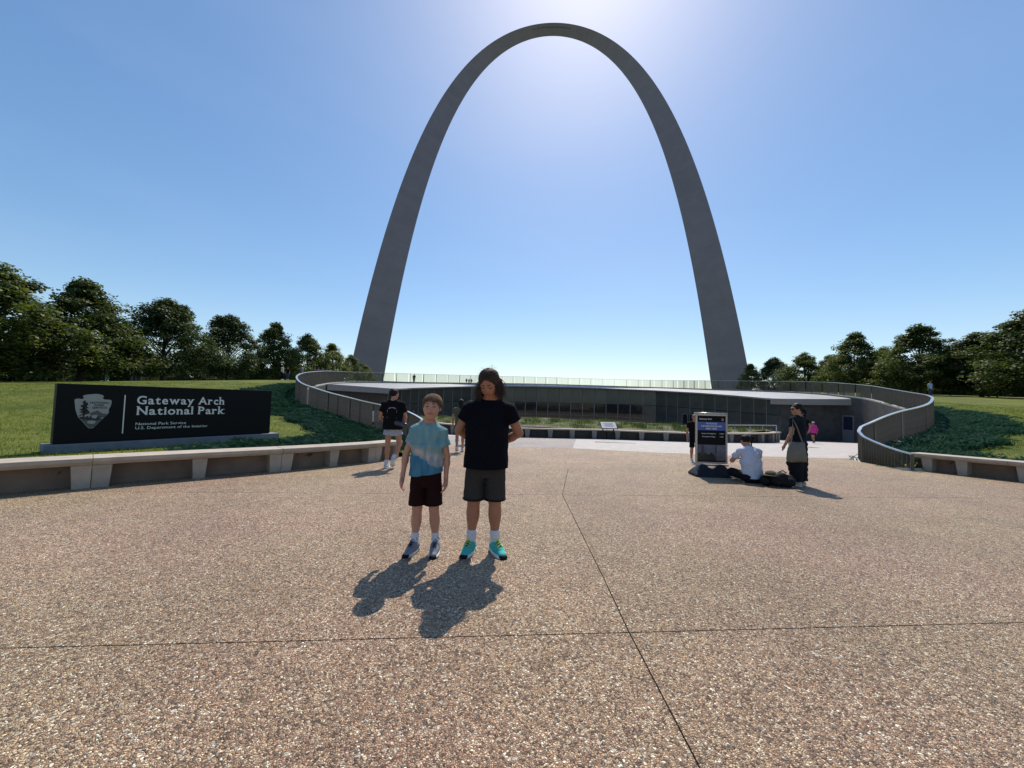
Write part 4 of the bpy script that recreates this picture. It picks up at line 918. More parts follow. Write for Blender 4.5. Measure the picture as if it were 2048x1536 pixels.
    # face details
    if facef and res < .0095:
        fs = hh*.010
        for sg in (-1, 1):
            if not closed: sdfobj('eye', SDF().ell(FS(sg*.145, -.004, -.004), np.array((.058, .022, .020))*hh, .01, R=R), fs, M['eyew'], root)
            if not closed: sdfobj('iris', SDF().ell(FS(sg*.145, .0, .014), np.array((.026, .014, .022))*hh, .01, R=R), fs, M['iris'], root)
            E_ = SDF(); xs_ = [.075, .11, .145, .18, .212]; zs_ = [-.004, -.022, -.030, -.024, -.004] if closed else [.002, .022, .028, .022, .004]
            for a in range(4): E_.cap(FS(sg*xs_[a], zs_[a], .004), FS(sg*xs_[a+1], zs_[a+1], .004), .0105*hh, None, .004)
            sdfobj('eyelid_line', E_, fs, M['lash'], root)
            E_ = SDF(); xs_ = [.065, .12, .175, .225]; zs_ = [.112, .128, .128, .10]
            for a in range(3): E_.cap(FS(sg*xs_[a], zs_[a], .002), FS(sg*xs_[a+1], zs_[a+1], .002), (.018-.003*a)*hh, (.015-.003*a)*hh, .004)
            sdfobj('eyebrow', E_, fs, hair['mat'] if hair else M['lash'], root)
        E_ = SDF(); xs_ = [-.115, -.06, 0, .06, .115]; zs_ = [-.238, -.252, -.256, -.252, -.238]; rs_ = [.010, .016, .018, .016, .010]
        for a in range(4): E_.cap(FS(xs_[a], zs_[a], -.002), FS(xs_[a+1], zs_[a+1], -.002), rs_[a]*hh, rs_[a+1]*hh, .005)
        sdfobj('lips', E_, fs, M['lip'], root)
        E_ = SDF()
        for a in range(4): E_.cap(FS(xs_[a], zs_[a], .013), FS(xs_[a+1], zs_[a+1], .013), .0055*hh, None, .003)
        sdfobj('mouth', E_, fs*.7, M['lash'], root)
    # top
    if top:
        T = SDF(); e = top.get('ease', .014); hem = top['hem']*H; wtop = top.get('w', 1.0); hz_ = np.array([j['pel'][0]+top.get('hx', 0)*H, j['pel'][1], hem])
        ch = j['che']; r1, r2 = (.118*s*B+e)*wtop, (.125*s*B+e)*wtop
        fl = (1.22, .86, 1)
        T.cap(hz_, ch*.6+j['wai']*.4, r1*top.get('flare', 1.02), r2*.97, .03, fl=fl, flat=True); T.cap(ch*.7+j['wai']*.3, ch+np.array([0, 0, .035*s]), r2*.98, r2*.82, .04, fl=fl)
        T.cap(j['shL']+np.array([.02*s, 0, -.01*s]), j['shR']-np.array([.02*s, 0, .01*s]), .042*s*B+e*.7, None, .05); T.cap(j['shL']*.42+j['neck']*.58, j['shR']*.42+j['neck']*.58, .036*s+e*.5, None, .06)
        T.cap(ch+np.array([0, .01, .03])*s, j['neck']*.9+ch*.1, .10*s, .058*s, .05)
        slv = top.get('sleeve', .5); sr_ = top.get('sr', 1.25)
        for sd_ in 'LR':
            a, b, c = j['sh'+sd_], j['el'+sd_], j['wr'+sd_]
            if slv <= 1:
                T.cap(a, a+(b-a)*slv, .043*s*B+e*.5, (.045*s*B)*sr_, .035, flat=True); T.ell(a, (.044*s*B+e*.5,)*3, .04)
            else: T.cap(a, b, .052*s*B+e*.6, .046*s*B+e*.5, .025); T.cap(b, b+(c-b)*(slv-1), .046*s*B+e*.5, .034*s*B+e*.4, .015, flat=True)
        nk = j['neck']; T.ell(nk+np.array([0, -.025*s, .018*s]), np.array((.070, .072, .048))*s*top.get('neck', 1), .006, '-')
        if top.get('slant'):
            T.plane((0, 0, hem+.012), (top['slant'], 0, -1), ((-.4, -.4, hem-.08), (.4, .4, hem+.10)), .002)
        o = sdfobj(top.get('name', 'shirt'), T, min(res*1.05, .012) if res < .011 else res, top['mat'], root, noise=(top.get('wr', .0028), top.get('wf', 26)))
    if bottom:
        Bt = SDF(); e = bottom.get('ease', .016); hm = bottom['hem']*H; lg = bottom.get('r', .07)*s; wz = bottom.get('waist', .60)*H
        pel = j['pel']
        if not seated:
            Bt.cap((pel[0], pel[1], wz), (pel[0], pel[1], bottom.get('crotch', .405)*H), .108*s*B+e*.5, .100*s*B+e*.4, .02, fl=(1.15, .80, 1), flat=True)
        else: Bt.cap(j['hiL'], j['hiR'], .11*s*B, None, .03)
        for sd_ in 'LR':
            a, b, c = j['hi'+sd_], j['kn'+sd_], j['an'+sd_]
            if seated: Bt.cap(a, b, .085*s+e, .062*s+e, .02); Bt.cap(b, c, .062*s+e, .042*s+e, .02, flat=False)
            elif bottom['kind'] == 'shorts':
                if hm >= b[2]: t = (a[2]-hm)/(a[2]-b[2]); q = a+(b-a)*t
                else: t = (b[2]-hm)/(b[2]-c[2]); q = b+(c-b)*t
                Bt.cap(a, q, .070*s*B+e*.3, lg, .012, fl=(1, 1.06, 1), flat=True); 
                Bt.cap((q[0], q[1], hm-.05), (q[0], q[1], hm+.028), lg*.84, lg*.84, .004, '-', fl=(1, 1.1, 1), flat=True)
            else:
                Bt.cap(a, b, .085*s*B+e, lg*1.02, .012); Bt.cap(b, np.array([c[0], c[1], hm]), lg*1.02, bottom.get('rc', .06)*s, .03, flat=True)
        sdfobj(bottom.get('name', 'shorts' if bottom['kind'] == 'shorts' else 'trousers'), Bt, min(res*1.05, .012) if res < .011 else res, bottom['mat'], root, noise=(bottom.get('wr', .0022), 30))
        if bottom.get('trim'):
            for sd_ in 'LR':
                a, b = j['hi'+sd_], j['kn'+sd_]; t = (a[2]-hm)/(a[2]-b[2]); q = a+(b-a)*t; tr = SDF().cap((q[0], q[1], hm-.004), (q[0], q[1], hm+.016), lg+.004, lg+.004, .004, fl=(1, 1.1, 1), flat=True).cap((q[0], q[1], hm-.02), (q[0], q[1], hm+.03), lg*.86, lg*.86, .002, '-', fl=(1, 1.1, 1), flat=True)
                sdfobj('hem_band', tr, .005, bottom['trim'], root)
    for sd_ in 'LR':
        an_, to = j['an'+sd_], j['to'+sd_]; d = to-an_; d[2] = 0; dl = np.linalg.norm(d); d /= dl; heel = an_-d*.035*s; base_ = to[2]-.018*H; pt = lambda f, z: np.array([*(an_+d*f)[:2], base_+z])
        pitchd = top_ = 0
        if socks:
            kn = j['kn'+sd_]; tp = an_+(kn-an_)*socks[1]; sdfobj('sock', SDF().cap(an_-np.array([0, 0, .005*s]), tp, .040*s, .043*s*B, .01, flat=False).cap(an_, an_+(to-an_)*.20+np.array([0, 0, .020*s]), .037*s, .032*s, .02), min(res, .008), socks[0], root)
        if shoes:
            fl_ = j['an'+sd_][2]-.05*H*.9   # lifted heel follows the ankle
            slope = np.array([0, 0, max(0, an_[2]-.055*H)])
            A_ = lambda f, z: an_*1.0+(to-an_)*f if False else np.array([*(an_+(to-an_)*f)[:2], (an_[2]-.048*H)*(1-f)+(to[2]-.018*H)*f+z])
            U = SDF(); U.cap(A_(-.22, .045*s), A_(.25, .045*s), .038*s, .040*s, .02); U.cap(A_(.25, .045*s), A_(.95, .030*s), .040*s, .033*s, .03, fl=(1.08, 1, .85)); U.cap(A_(-.08, .06*s), A_(.16, .080*s), .041*s, .041*s, .02); U.cap(A_(.16, .075*s), A_(.60, .052*s), .036*s, .034*s, .03)
            U.ell(A_(-.02, .135*s), (.037*s, .040*s, .030*s), .006, '-') if res < .01 else None
            U.plane(A_(.3, .012*s), (0, 0, -1), (A_(-.9, 0)-.3, A_(1.5, 0)+np.array([.3, .3, .014*s])), .002) if an_[2] < .08*H else None
            su = sdfobj('shoe', U, min(res*.8, .009) if res < .01 else min(res, .012), shoes['mat'], root)
            if res < .012:
                So = SDF(); So.cap(A_(-.22, .014*s), A_(.95, .014*s), .043*s, .040*s, .01, fl=(1, 1, .42)); So.cap(A_(.3, .014*s), A_(.7, .014*s), .044*s, .046*s, .02, fl=(1, 1, .42))
                sdfobj('sole', So, .006 if res < .006 else .009, shoes.get('sole', M['white']), su)
            if shoes.get('laces'):
                sdfobj('tongue', SDF().cap(A_(.10, .112*s), A_(.56, .082*s), .021*s, .017*s, .01, fl=(1, 1, .9)), .005, shoes.get('tongue', M['black']), su)
                mb = MB(); sidev = np.array([-d[1], d[0], 0])
                for k in range(4):
                    f = .22+.13*k; z = .134*s-.0125*k*s; a = A_(f, z)+sidev*.024*s; b = A_(f+.05, z)-sidev*.024*s; mb.tube([a-np.array([0, 0, .012]), (a+b)/2+np.array([0, 0, .006]), b-np.array([0, 0, .012])], .0032, 5)
                    a = A_(f+.05, z)+sidev*.024*s; b = A_(f, z)-sidev*.024*s; mb.tube([a-np.array([0, 0, .012]), (a+b)/2+np.array([0, 0, .008]), b-np.array([0, 0, .012])], .0032, 5)
                for sg in (-1, 1): c0 = A_(.18, .145*s); mb.tube([c0, c0+sidev*sg*.025+np.array([0, 0, .012]), c0+sidev*sg*.042-np.array([0, 0, .012])], .003, 5)
                link('laces', mb.mesh('laces', shoes['laces']), su)
            if shoes.get('toecap'):
                Tc = SDF().ell(A_(1.02, .018*s), (.040*s, .036*s, .026*s), .004); sdfobj('toe_cap', Tc, .005, shoes['toecap'], su)
    # hair
    if hair:
        kind = hair['kind']; hm_ = hair['mat']; hs = SDF(); ec = W_((0, .085, .13)); er = np.array((.385 if kind != 'bob' else .365, .445, .405))*hh
        hs.ell(ec, er, .01, R=R)
        hs.ell(W_((0, -.42, -.10)), np.array((.30, .30, .40))*hh, .012, '-', R=R); hs.ell(W_((0, -.12, -.46)), np.array((.42, .36, .34))*hh, .02, '-', R=R)
        if kind == 'bob':
            for sg in (-1, 1): hs.cap(W_((sg*.31, .06, .1)), W_((sg*.32, .08, -.42)), .075*hh, .085*hh, .03)
            hs.cap(W_((-.16, .24, -.1)), W_((-.14, .22, -.46)), .17*hh, .14*hh, .04); hs.cap(W_((.16, .24, -.1)), W_((.14, .22, -.46)), .17*hh, .14*hh, .04)
        if kind == 'long': hs.cap(W_((0, .3, .1)), W_((0, .33, -1.1)), .26*hh, .16*hh, .05, fl=(1.2, .8, 1))
        if kind == 'pony': hs.cap(W_((0, .42, .05)), W_((0, .62, -.25)), .11*hh, .14*hh, .03); hs.cap(W_((0, .62, -.25)), W_((0, .56, -.85)), .14*hh, .05*hh, .03)
        ho = sdfobj('hair', hs, max(res, hh*.03), hm_, root, noise=(.0035, 60))
        n = hair.get('n', 0)
        if n:
            r = np.random.default_rng(5); d = r.normal(0, 1, (n*3, 3)); d /= np.linalg.norm(d, axis=1)[:, None]
            k = (d[:, 2] > .12) | (d[:, 1] > .1); k &= ~((d[:, 1] < -.55) & (d[:, 2] < .45)); k &= d[:, 2] > -.55; d = d[k][:n]
            loc_ = d*er; root_p = ec+loc_@R.T
            if kind == 'short':
                lf = np.stack([d[:, 0]*.5+.30, -np.ones(len(d))*np.where(d[:, 2] > .3, .9, .25), np.where(d[:, 2] > .3, .12, -.9)], 1)+r.normal(0, .28, d.shape)
                dirs = lf@R.T; dirs /= np.linalg.norm(dirs, axis=1)[:, None]
                def ff(q, W_=W_): 
                    l = ((q-hc)@R)/hh; lim = np.where(l[:, 0] > .04, .15+.25*np.clip(l[:, 0]-.16, 0, 1), .25-.5*np.abs(l[:, 0]+.08))+.03*np.sin(l[:, 0]*55); return (l[:, 1] < -.12) & (np.abs(l[:, 0]) < .27) & (l[:, 2] < lim)
                strands('hair_strands', root_p, dirs, hm_, ho, seglen_=.032*hh, nseg=8, width=.0105*hh, grav=.55, ellc=ec, ellr=er*1.005, curl=.16, face=ff, R=R, lens=r.uniform(.5, 1.15, len(d)), clamp=(1.05, -.5*hh))
            else:
                sgn = np.where(d[:, 0]-.12 > 0, 1, -1); lf = np.stack([sgn*1.0, .15-np.where(d[:, 2] > .5, .55, 0), -.05*np.ones(len(d))], 1)+r.normal(0, .18, d.shape); dirs = lf@R.T; dirs /= np.linalg.norm(dirs, axis=1)[:, None]
                def ff(q):
                    l = ((q-hc)@R)/hh; return (l[:, 1] < -.12) & (np.abs(l[:, 0]-.03) < .275-.35*np.clip(l[:, 2], 0, .5)) & (l[:, 2] < .36)
                strands('hair_strands', root_p, dirs, hm_, ho, seglen_=.056*hh, nseg=15, width=.009*hh, grav=1.7, ellc=ec, ellr=er*1.01, curl=.50, face=ff, R=R, lens=r.uniform(.7, 1.15, len(d)), clamp=(1.06, -.10*hh))
                if hair.get('fly'):
                    m_ = 80; dd = r.normal(0, 1, (m_, 3)); dd[:, 2] = np.abs(dd[:, 2])*.8-.1; dd[:, 1] = np.abs(dd[:, 1])*.8-.25*(dd[:, 2] > .6); dd /= np.linalg.norm(dd, axis=1)[:, None]; rp_ = ec+(dd*er)@R.T; dr = dd+r.normal(0, .3, dd.shape)
                    strands('loose_strands', rp_, dr/np.linalg.norm(dr, axis=1)[:, None], hm_, ho, seglen_=.040*hh, nseg=9, width=.0032*hh, grav=.5, curl=.7, seed=3, lens=r.uniform(.4, 1, m_))
                    m_ = 90; rp_ = np.array([W_((-.36+r.normal(0, .05), .05+r.normal(0, .1), -.05-r.random()*.4)) for _ in range(m_)]); dr = np.tile([-1., .0, .05], (m_, 1))+r.normal(0, .3, (m_, 3))
                    strands('loose_strands', rp_, dr, hm_, ho, seglen_=.06*hh, nseg=8, width=.005*hh, grav=.15, curl=1.1, seed=4, lens=r.uniform(.3, 1, m_))
                    rp_ = rp_*1; rp_[:, 0] += .74*hh; strands('loose_strands', rp_, dr*np.array([-1, 1, 1]), hm_, ho, seglen_=.045*hh, nseg=7, width=.005*hh, grav=.3, curl=1.1, seed=6, lens=r.uniform(.3, 1, m_))
    if hair and hair.get('cap'):
        cpn = SDF().ell(W_((0, .085, .16)), np.array((.41, .47, .40))*hh, .01, R=R); cpn.plane(W_((0, 0, .10)), tuple(-R[:, 2]), (W_((-1, -1, -1)), W_((1, 1, 1))), .002)
        if hair.get('cap') is not M.get('cream'): cpn.cap(W_((-.12, -.36, .14)), W_((.12, -.36, .14)), .20*hh, None, .01, fl=(1, 1.3, .12))
        sdfobj('cap', cpn, max(.008, res), hair['cap'], root)
    return root, j, W_, R, hh

def tiedye():
    m = bpy.data.materials.new('tie_dye_cloth'); m.use_nodes = True; nt = m.node_tree; N = nt.nodes.new; L = nt.links.new; b = nt.nodes['Principled BSDF']; b.inputs['Roughness'].default_value = .9; b.inputs['Specular IOR Level'].default_value = .15
    tc = N('ShaderNodeTexCoord'); fn = N('ShaderNodeTexNoise'); fn.inputs['Scale'].default_value = 11; fn.inputs['Detail'].default_value = 4; fn.inputs['Distortion'].default_value = .2; L(tc.outputs['Object'], fn.inputs['Vector']); fb = N('ShaderNodeBump'); fb.inputs['Distance'].default_value = .035; L(fn.outputs['Fac'], fb.inputs['Height']); L(fb.outputs[0], b.inputs['Normal']); mp = N('ShaderNodeSeparateXYZ'); L(tc.outputs['Object'], mp.inputs[0])
    # height above the slanting band: z + .42 x
    a = N('ShaderNodeMath'); a.operation = 'MULTIPLY_ADD'; a.inputs[1].default_value = .40; L(mp.outputs[0], a.inputs[0]); L(mp.outputs[2], a.inputs[2])
    n = N('ShaderNodeTexNoise'); n.inputs['Scale'].default_value = 14; n.inputs['Detail'].default_value = 5; L(tc.outputs['Object'], n.inputs['Vector'])
    s2 = N('ShaderNodeMath'); s2.operation = 'MULTIPLY_ADD'; s2.inputs[1].default_value = .12; L(n.outputs['Fac'], s2.inputs[0]); L(a.outputs[0], s2.inputs[2])
    r = N('ShaderNodeMapRange'); r.inputs['From Min'].default_value = .66; r.inputs['From Max'].default_value = 1.30; L(s2.outputs[0], r.inputs['Value'])
    c = N('ShaderNodeValToRGB'); el = c.color_ramp.elements; el[0].position = 0; el[0].color = (.035, .125, .18, 1); el[1].position = 1; el[1].color = (.25, .38, .36, 1)
    for p, q in ((.22, (.035, .14, .24)), (.38, (.04, .16, .27)), (.41, (.40, .36, .37)), (.50, (.55, .45, .40)), (.58, (.26, .34, .32)), (.72, (.20, .35, .35))): x = el.new(p); x.color = (*q, 1)
    L(r.outputs[0], c.inputs[0])
    st = N('ShaderNodeMapping'); st.inputs['Scale'].default_value = (26, 26, 5); st.inputs['Rotation'].default_value = (0, .5, 0); L(tc.outputs['Object'], st.inputs[0])
    n2 = N('ShaderNodeTexNoise'); n2.inputs['Scale'].default_value = 1; n2.inputs['Detail'].default_value = 3; L(st.outputs[0], n2.inputs['Vector'])
    r2 = N('ShaderNodeMapRange'); r2.inputs['From Min'].default_value = .35; r2.inputs['From Max'].default_value = .60; r2.inputs['To Max'].default_value = .6; L(n2.outputs['Fac'], r2.inputs['Value'])
    mx = N('ShaderNodeMix'); mx.data_type = 'RGBA'; mx.inputs[7].default_value = (.10, .25, .31, 1); L(r2.outputs[0], mx.inputs[0]); L(c.outputs[0], mx.inputs[6]); L(mx.outputs[2], b.inputs['Base Color'])
    return m
def at(u, v):                          # foot position on the paving seen in direction (u, v)
    Y = 5.0
    for _ in range(30): d = ray(u, v); Y = max(.5, (CAMZ-G(Y))/(-d.z/d.y))
    d = ray(u, v); return Vector((d.x/d.y*Y, Y, G(Y)+.002))
white_s = cloth('white_cloth', (.55, .56, .60)); blk = cloth('black_cloth', (.006, .006, .008)); navy = cloth('navy_black_cotton', (.0045, .0045, .008)); M['cream'] = cloth('cream_cap', (.5, .46, .38))
# boy in the tie-dye shirt
H1 = 1.46; f = lambda x, y, z: (x/H1, y/H1, z/H1)
p0 = at(857, 1108); p0 = Vector((P(857, 1100, 3.47).x-.052, 3.50, G(3.50)))
boy = person('smiling boy in a blue tie-dye shirt and dark shorts, left of the two standing children', p0, 0, H1*1.02, sk='fair', res=.0048, hh=.155, build=.96,
    J=dict(pel=f(0, 0, .76), wai=f(0, 0, .88), che=f(.0, 0, 1.03), neck=f(.01, .01, 1.195), head=f(.035, -.015, 1.318), shL=f(-.112, 0, 1.105), shR=f(.128, 0, 1.09), elL=f(-.195, .015, .885), elR=f(.182, .015, .87), wrL=f(-.212, -.015, .685), wrR=f(.185, -.02, .675),
           hiL=f(-.072, 0, .75), hiR=f(.072, 0, .75), knL=f(-.070, -.01, .395), knR=f(.082, -.005, .39), anL=f(-.088, .02, .075), anR=f(.105, .02, .075), toL=f(-.125, -.125, .026), toR=f(.112, -.135, .026)),
    headrot=(0, .03, .05), hair=dict(kind='short', mat=MH['light'], n=2600),
    top=dict(mat=tiedye(), hem=.475, sleeve=.56, sr=1.5, ease=.016, w=1.0, flare=1.16, wr=.0035, wf=22, slant=.16, neck=1.28),
    bottom=dict(kind='shorts', mat=cloth('maroon_black_shorts', (.020, .006, .006)), hem=.295, r=.092, ease=.018, waist=.53), socks=(cloth('white_sock', (.62, .62, .66)), .30),
    shoes=dict(mat=cloth('gray_mesh_shoe', (.22, .22, .25)), sole=mat('pale_sole', (.5, .5, .5), .6), laces=cloth('gray_lace', (.10, .10, .13)), toecap=M['black']))
# older child
H2 = 1.68; f = lambda x, y, z: (x/H2, y/H2, z/H2)
p1 = Vector((P(966, 1100, 3.46).x, 3.53, G(3.53)))
kid = person('long haired child in black t-shirt, gray shorts and teal sneakers, hands behind the back', p1, 0, H2*1.035, sk='warm', res=.0050, hh=.142, build=1.12,
    J=dict(pel=f(0, 0, .87), wai=f(0, 0, 1.0), che=f(0, 0, 1.20), neck=f(.025, .01, 1.410), head=f(.010, -.055, 1.530), shL=f(-.165, .01, 1.300), shR=f(.190, .01, 1.300), elL=f(-.265, .07, 1.085), elR=f(.295, .06, 1.075), wrL=f(-.075, .185, .955), wrR=f(.085, .175, .935),
           hiL=f(-.092, 0, .86), hiR=f(.092, 0, .86), knL=f(-.100, -.01, .47), knR=f(.090, -.01, .47), anL=f(-.118, .02, .080), anR=f(.100, .025, .080), toL=f(-.160, -.13, .028), toR=f(.178, -.125, .028)),
    headrot=(.60, -.05, -.20), closed=True, hair=dict(kind='bob', mat=MH['dark'], n=3600, fly=True), handdir=dict(L=(1, .1, .1), R=(-1, .1, -.1)),
    top=dict(mat=navy, hem=.452, sleeve=.50, sr=1.5, ease=.020, w=1.02, flare=1.12, wr=.003, wf=18, neck=1.36),
    bottom=dict(kind='shorts', mat=cloth('charcoal_shorts', (.043, .038, .034)), hem=.288, r=.098, ease=.020, waist=.5, trim=M['black']), socks=(MC['white_sock'], .26),
    shoes=dict(mat=cloth('teal_shoe', (.07, .42, .38)), sole=mat('white_sole', (.65, .66, .66), .6), laces=cloth('lime_lace', (.55, .62, .05)), toecap=M['black']))
# walking adult seen from behind, left
w0 = at(782, 936)
wk = person('person in black printed t-shirt and pale denim shorts walking away beside the left bench', w0, math.pi+.1, 1.76, sk='mid', res=.008,
    J=dict(knL=(-.085, -.045, .29), anL=(-.035, .07, .13), toL=(-.02, .0, .03), knR=(.05, .0, .285), anR=(.055, .03, .05), toR=(.06, -.09, .018), elL=(-.150, -.02, .64), wrL=(-.135, -.12, .60), elR=(.155, 0, .64), wrR=(.12, -.10, .56)),
    headrot=(0, 0, -.5), hair=dict(kind='crop', mat=MH['black']), hands=False,
    top=dict(mat=blk, hem=.485, sleeve=.62, sr=1.6, ease=.03, w=1.08, flare=1.08), bottom=dict(kind='shorts', mat=cloth('pale_denim', (.36, .37, .43)), hem=.415, r=.105, ease=.025), socks=(MC['white_sock'], .18), shoes=dict(mat=cloth('offwhite_shoe', (.55, .52, .5))))
def shirt_print(root, y, z, w, h):
    mb = MB(); Mx = lambda x_, z_: Matrix(((1, 0, 0, x_), (0, 0, 1, y), (0, 1, 0, z_), (0, 0, 0, 1)))
    arc = [(math.cos(a)*w*.5*r_, math.sin(a)*w*.26*r_) for r_, rng_ in ((1, np.linspace(.5, 2.64, 9)), (.62, np.linspace(2.64, .5, 9))) for a in rng_]; mb.prism(arc, Mx(0, z+h*.30), .004)
    for k, (ww, zz) in enumerate(((.22, .06), (.5, -.08), (.62, -.2), (.66, -.30), (.5, -.40))): mb.prism([(-ww*w/2, -.007), (ww*w/2, -.007), (ww*w/2, .007), (-ww*w/2, .007)], Mx(0, z+h*zz), .004)
    for sg in (-1, 1): mb.prism([(sg*w*.5-.003, -h*.45), (sg*w*.5+.003, -h*.45), (sg*w*.5+.003, h*.3), (sg*w*.5-.003, h*.3)], Mx(0, z), .004)
    return mb.build('shirt_print', mat('faded_print', (.22, .22, .24), .8), root)
shirt_print(wk[0], .125, 1.215, .20, .26)
# belt bag of the walker
bg_ = empty('waist_bag', w0+Vector((.20, -.10, .96)), 0, label='shiny dark waist bag hanging at the walker in denim shorts', cat='bag')
s_ = SDF().cap((-.09, 0, .04), (.10, 0, .0), .062, .05, .03, fl=(1, .7, 1)).ell((.11, 0, -.03), (.06, .04, .05), .03); sdfobj('pouch', s_, .008, mat('shiny_bag', (.03, .035, .05), .2, noise=(20, .4)), bg_)
MB().tube([(-.14, .02, .06), (0, .045, .075), (.12, .03, .05)], .012, 6).build('strap', M['black'], bg_)
# woman standing with tote bag
wo = at(1597, 972)
wm = person('woman in dark t-shirt and wide dark trousers standing with a tote bag at right', wo, -2.62, 1.62, sk='mid', res=.008, build=1.08,
    J=dict(elL=(-.13, -.02, .64), elR=(.135, -.01, .635), wrR=(.15, -.07, .50), wrL=(-.13, -.08, .50)), headrot=(.10, 0, .80),
    hair=dict(kind='pony', mat=MH['black']), hands=False, top=dict(mat=cloth('dark_navy_tee', (.010, .012, .018)), hem=.50, sleeve=.55, sr=1.55, ease=.025), bottom=dict(kind='long', mat=cloth('black_wide_trousers', (.012, .013, .017)), hem=.06, r=.135, rc=.10, ease=.03, wr=.006), shoes=dict(mat=cloth('cream_shoe', (.5, .47, .42))))
sg_ = SDF(); W_, hh_ = wm[2], wm[4]
for k in (-1, 1): sg_.ell(W_((k*.15, -.40, .02)), np.array((.13, .05, .09))*hh_, .01, R=wm[3])
sg_.cap(W_((-.3, -.33, .03)), W_((.3, -.33, .03)), .02*hh_, None, .01); sdfobj('sunglasses', sg_, .006, M['black'], wm[0])
tb = empty('tote_bag', wo+Vector((-.20, -.22, .70)), 0, label='grayish beige canvas tote bag hanging from the shoulder of the standing woman', cat='bag')
V = []; F = []
for zi, (z, hw, th) in enumerate(((-.20, .19, .03), (-.14, .195, .05), (0, .18, .045), (.17, .145, .02))):
    for k in range(12): a = 2*math.pi*k/12; V.append((math.copysign(abs(math.cos(a))**.6, math.cos(a))*hw+(.015 if z > .1 else 0), math.copysign(abs(math.sin(a))**.8, math.sin(a))*th, z+.012*math.sin(k*2.1)))
for r_ in range(3):
    for k in range(12): F.append((r_*12+k, r_*12+(k+1) % 12, r_*12+12+(k+1) % 12, r_*12+12+k))
F.append(tuple(range(12))[::-1]); F.append(tuple(range(36, 48)))
link('bag_body', fastmesh('bag_body', V, F, cloth('canvas', (.17, .155, .13)), True), tb)
MB().tube([(-.10, 0, .16), (-.05, .02, .45), (.0, .09, .62), (.04, .03, .45), (.12, 0, .16)], .012, 6).build('strap', MC['canvas'], tb)
# seated man, from behind
sm = at(1507, 966)
H5 = 1.75; f = lambda x, y, z: (x/H5, y/H5, z/H5)
man = person('man in white t-shirt sitting cross-legged on the paving with his back turned', sm, math.pi, H5, sk='mid', res=.008, seated=True, hands=False, build=1.08,
    J=dict(pel=f(0, 0, .14), wai=f(0, -.04, .30), che=f(0, -.10, .50), neck=f(0, -.16, .70), head=f(0, -.25, .82), shL=f(-.19, -.13, .62), shR=f(.19, -.13, .62), elL=f(-.27, -.26, .40), elR=f(.28, -.26, .40), wrL=f(-.10, -.42, .42), wrR=f(.12, -.42, .42),
           hiL=f(-.09, -.02, .11), hiR=f(.09, -.02, .11), knL=f(-.23, -.30, .18), knR=f(.27, -.28, .17), anL=f(.02, -.40, .07), anR=f(-.02, -.46, .07), toL=f(.16, -.44, .05), toR=f(-.16, -.50, .05)),
    headrot=(.45, 0, 0), hair=dict(kind='crop', mat=MH['black']), top=dict(mat=cloth('white_tee', (.50, .52, .60)), hem=.035, sleeve=.62, sr=1.5, ease=.022, w=1.05, wr=.005, wf=18), bottom=dict(kind='long', mat=cloth('black_trousers', (.012, .012, .014)), hem=.05, r=.07), shoes=dict(mat=M['black']))
# backpack and bag by the seated man
bp_ = empty('backpack', (P(1556, 955, 7.35).x, 7.2, G(7.2)), .1, label='bulging black backpack lying on the paving right of the seated man', cat='bag')
s_ = SDF().cap((-.14, 0, .13), (.12, 0, .12), .125, .115, .04, fl=(1, .85, 1)).ell((.02, -.08, .10), (.15, .07, .09), .02).ell((-.06, 0, .22), (.12, .09, .06), .02); s_.plane((0, 0, .004), (0, 0, -1), ((-.5, -.5, -.2), (.5, .5, .01))); sdfobj('pack', s_, .009, mat('black_nylon', (.007, .007, .008), .7, spec=.2), bp_, noise=(.004, 22))
MB().tube([(-.1, .02, .27), (0, .02, .31), (.08, .02, .26)], .010, 6).build('strap', M['black'], bp_); MB().tube([(-.18, -.09, .10), (0, -.115, .15), (.17, -.07, .11)], .006, 6).build('zipper', mat('zipper_grey', (.12, .12, .12), .4, metal=.5), bp_)
hb = empty('hat', (P(1538, 935, 7.3).x, 7.25, G(7.25)+.215), 0, label='olive cloth hat lying on bags beside the seated man', cat='hat')
sdfobj('crown', SDF().ell((0, 0, .03), (.10, .09, .055), .02), .008, cloth('olive_cloth', (.10, .09, .065)), hb); sdfobj('brim', SDF().ell((0, 0, .0), (.15, .13, .012), .01), .006, MC['olive_cloth'], hb)
bb2 = empty('shoulder_bag', (P(1536, 950, 7.3).x, 7.3, G(7.3)), 0, label='small dark bag under the olive hat beside the seated man', cat='bag')
s_ = SDF().cap((-.05, 0, .1), (.05, 0, .1), .10, .095, .03); s_.plane((0, 0, .004), (0, 0, -1), ((-.5, -.5, -.2), (.5, .5, .01))); sdfobj('bag_body', s_, .010, M['black'], bb2, noise=(.003, 25)); MB().tube([(-.12, 0, .06), (-.08, -.03, .17), (.03, -.03, .19)], .008, 6).build('strap', mat('strap_dark', (.03, .03, .03), .8), bb2)
# tripod in front of him
t0 = Vector((P(1494, 930, 8.1).x, 7.95, G(7.95))); tr = empty('tripod', t0, 0, label='small black camera tripod standing before the seated man', cat='tripod')
for k, (dx, dy) in enumerate(((-.32, -.30), (.20, -.1), (-.02, .30))):
    MB().tube([(0, 0, .62), (dx*.55, dy*.55, .28)], .013, 7).build('leg', M['black'], tr); MB().tube([(dx*.55, dy*.55, .285), (dx, dy, .0)], .009, 7).build('leg', M['black'], tr)
MB().tube([(0, 0, .50), (0, 0, .80)], .014, 8).build('centre_column', M['black'], tr); mb = MB(); mb.box((0, 0, .83), (.07, .05, .06)); mb.box((.0, 0, .885), (.16, .012, .05)); bevel(mb.build('camera_mount', M['black'], tr), .006)
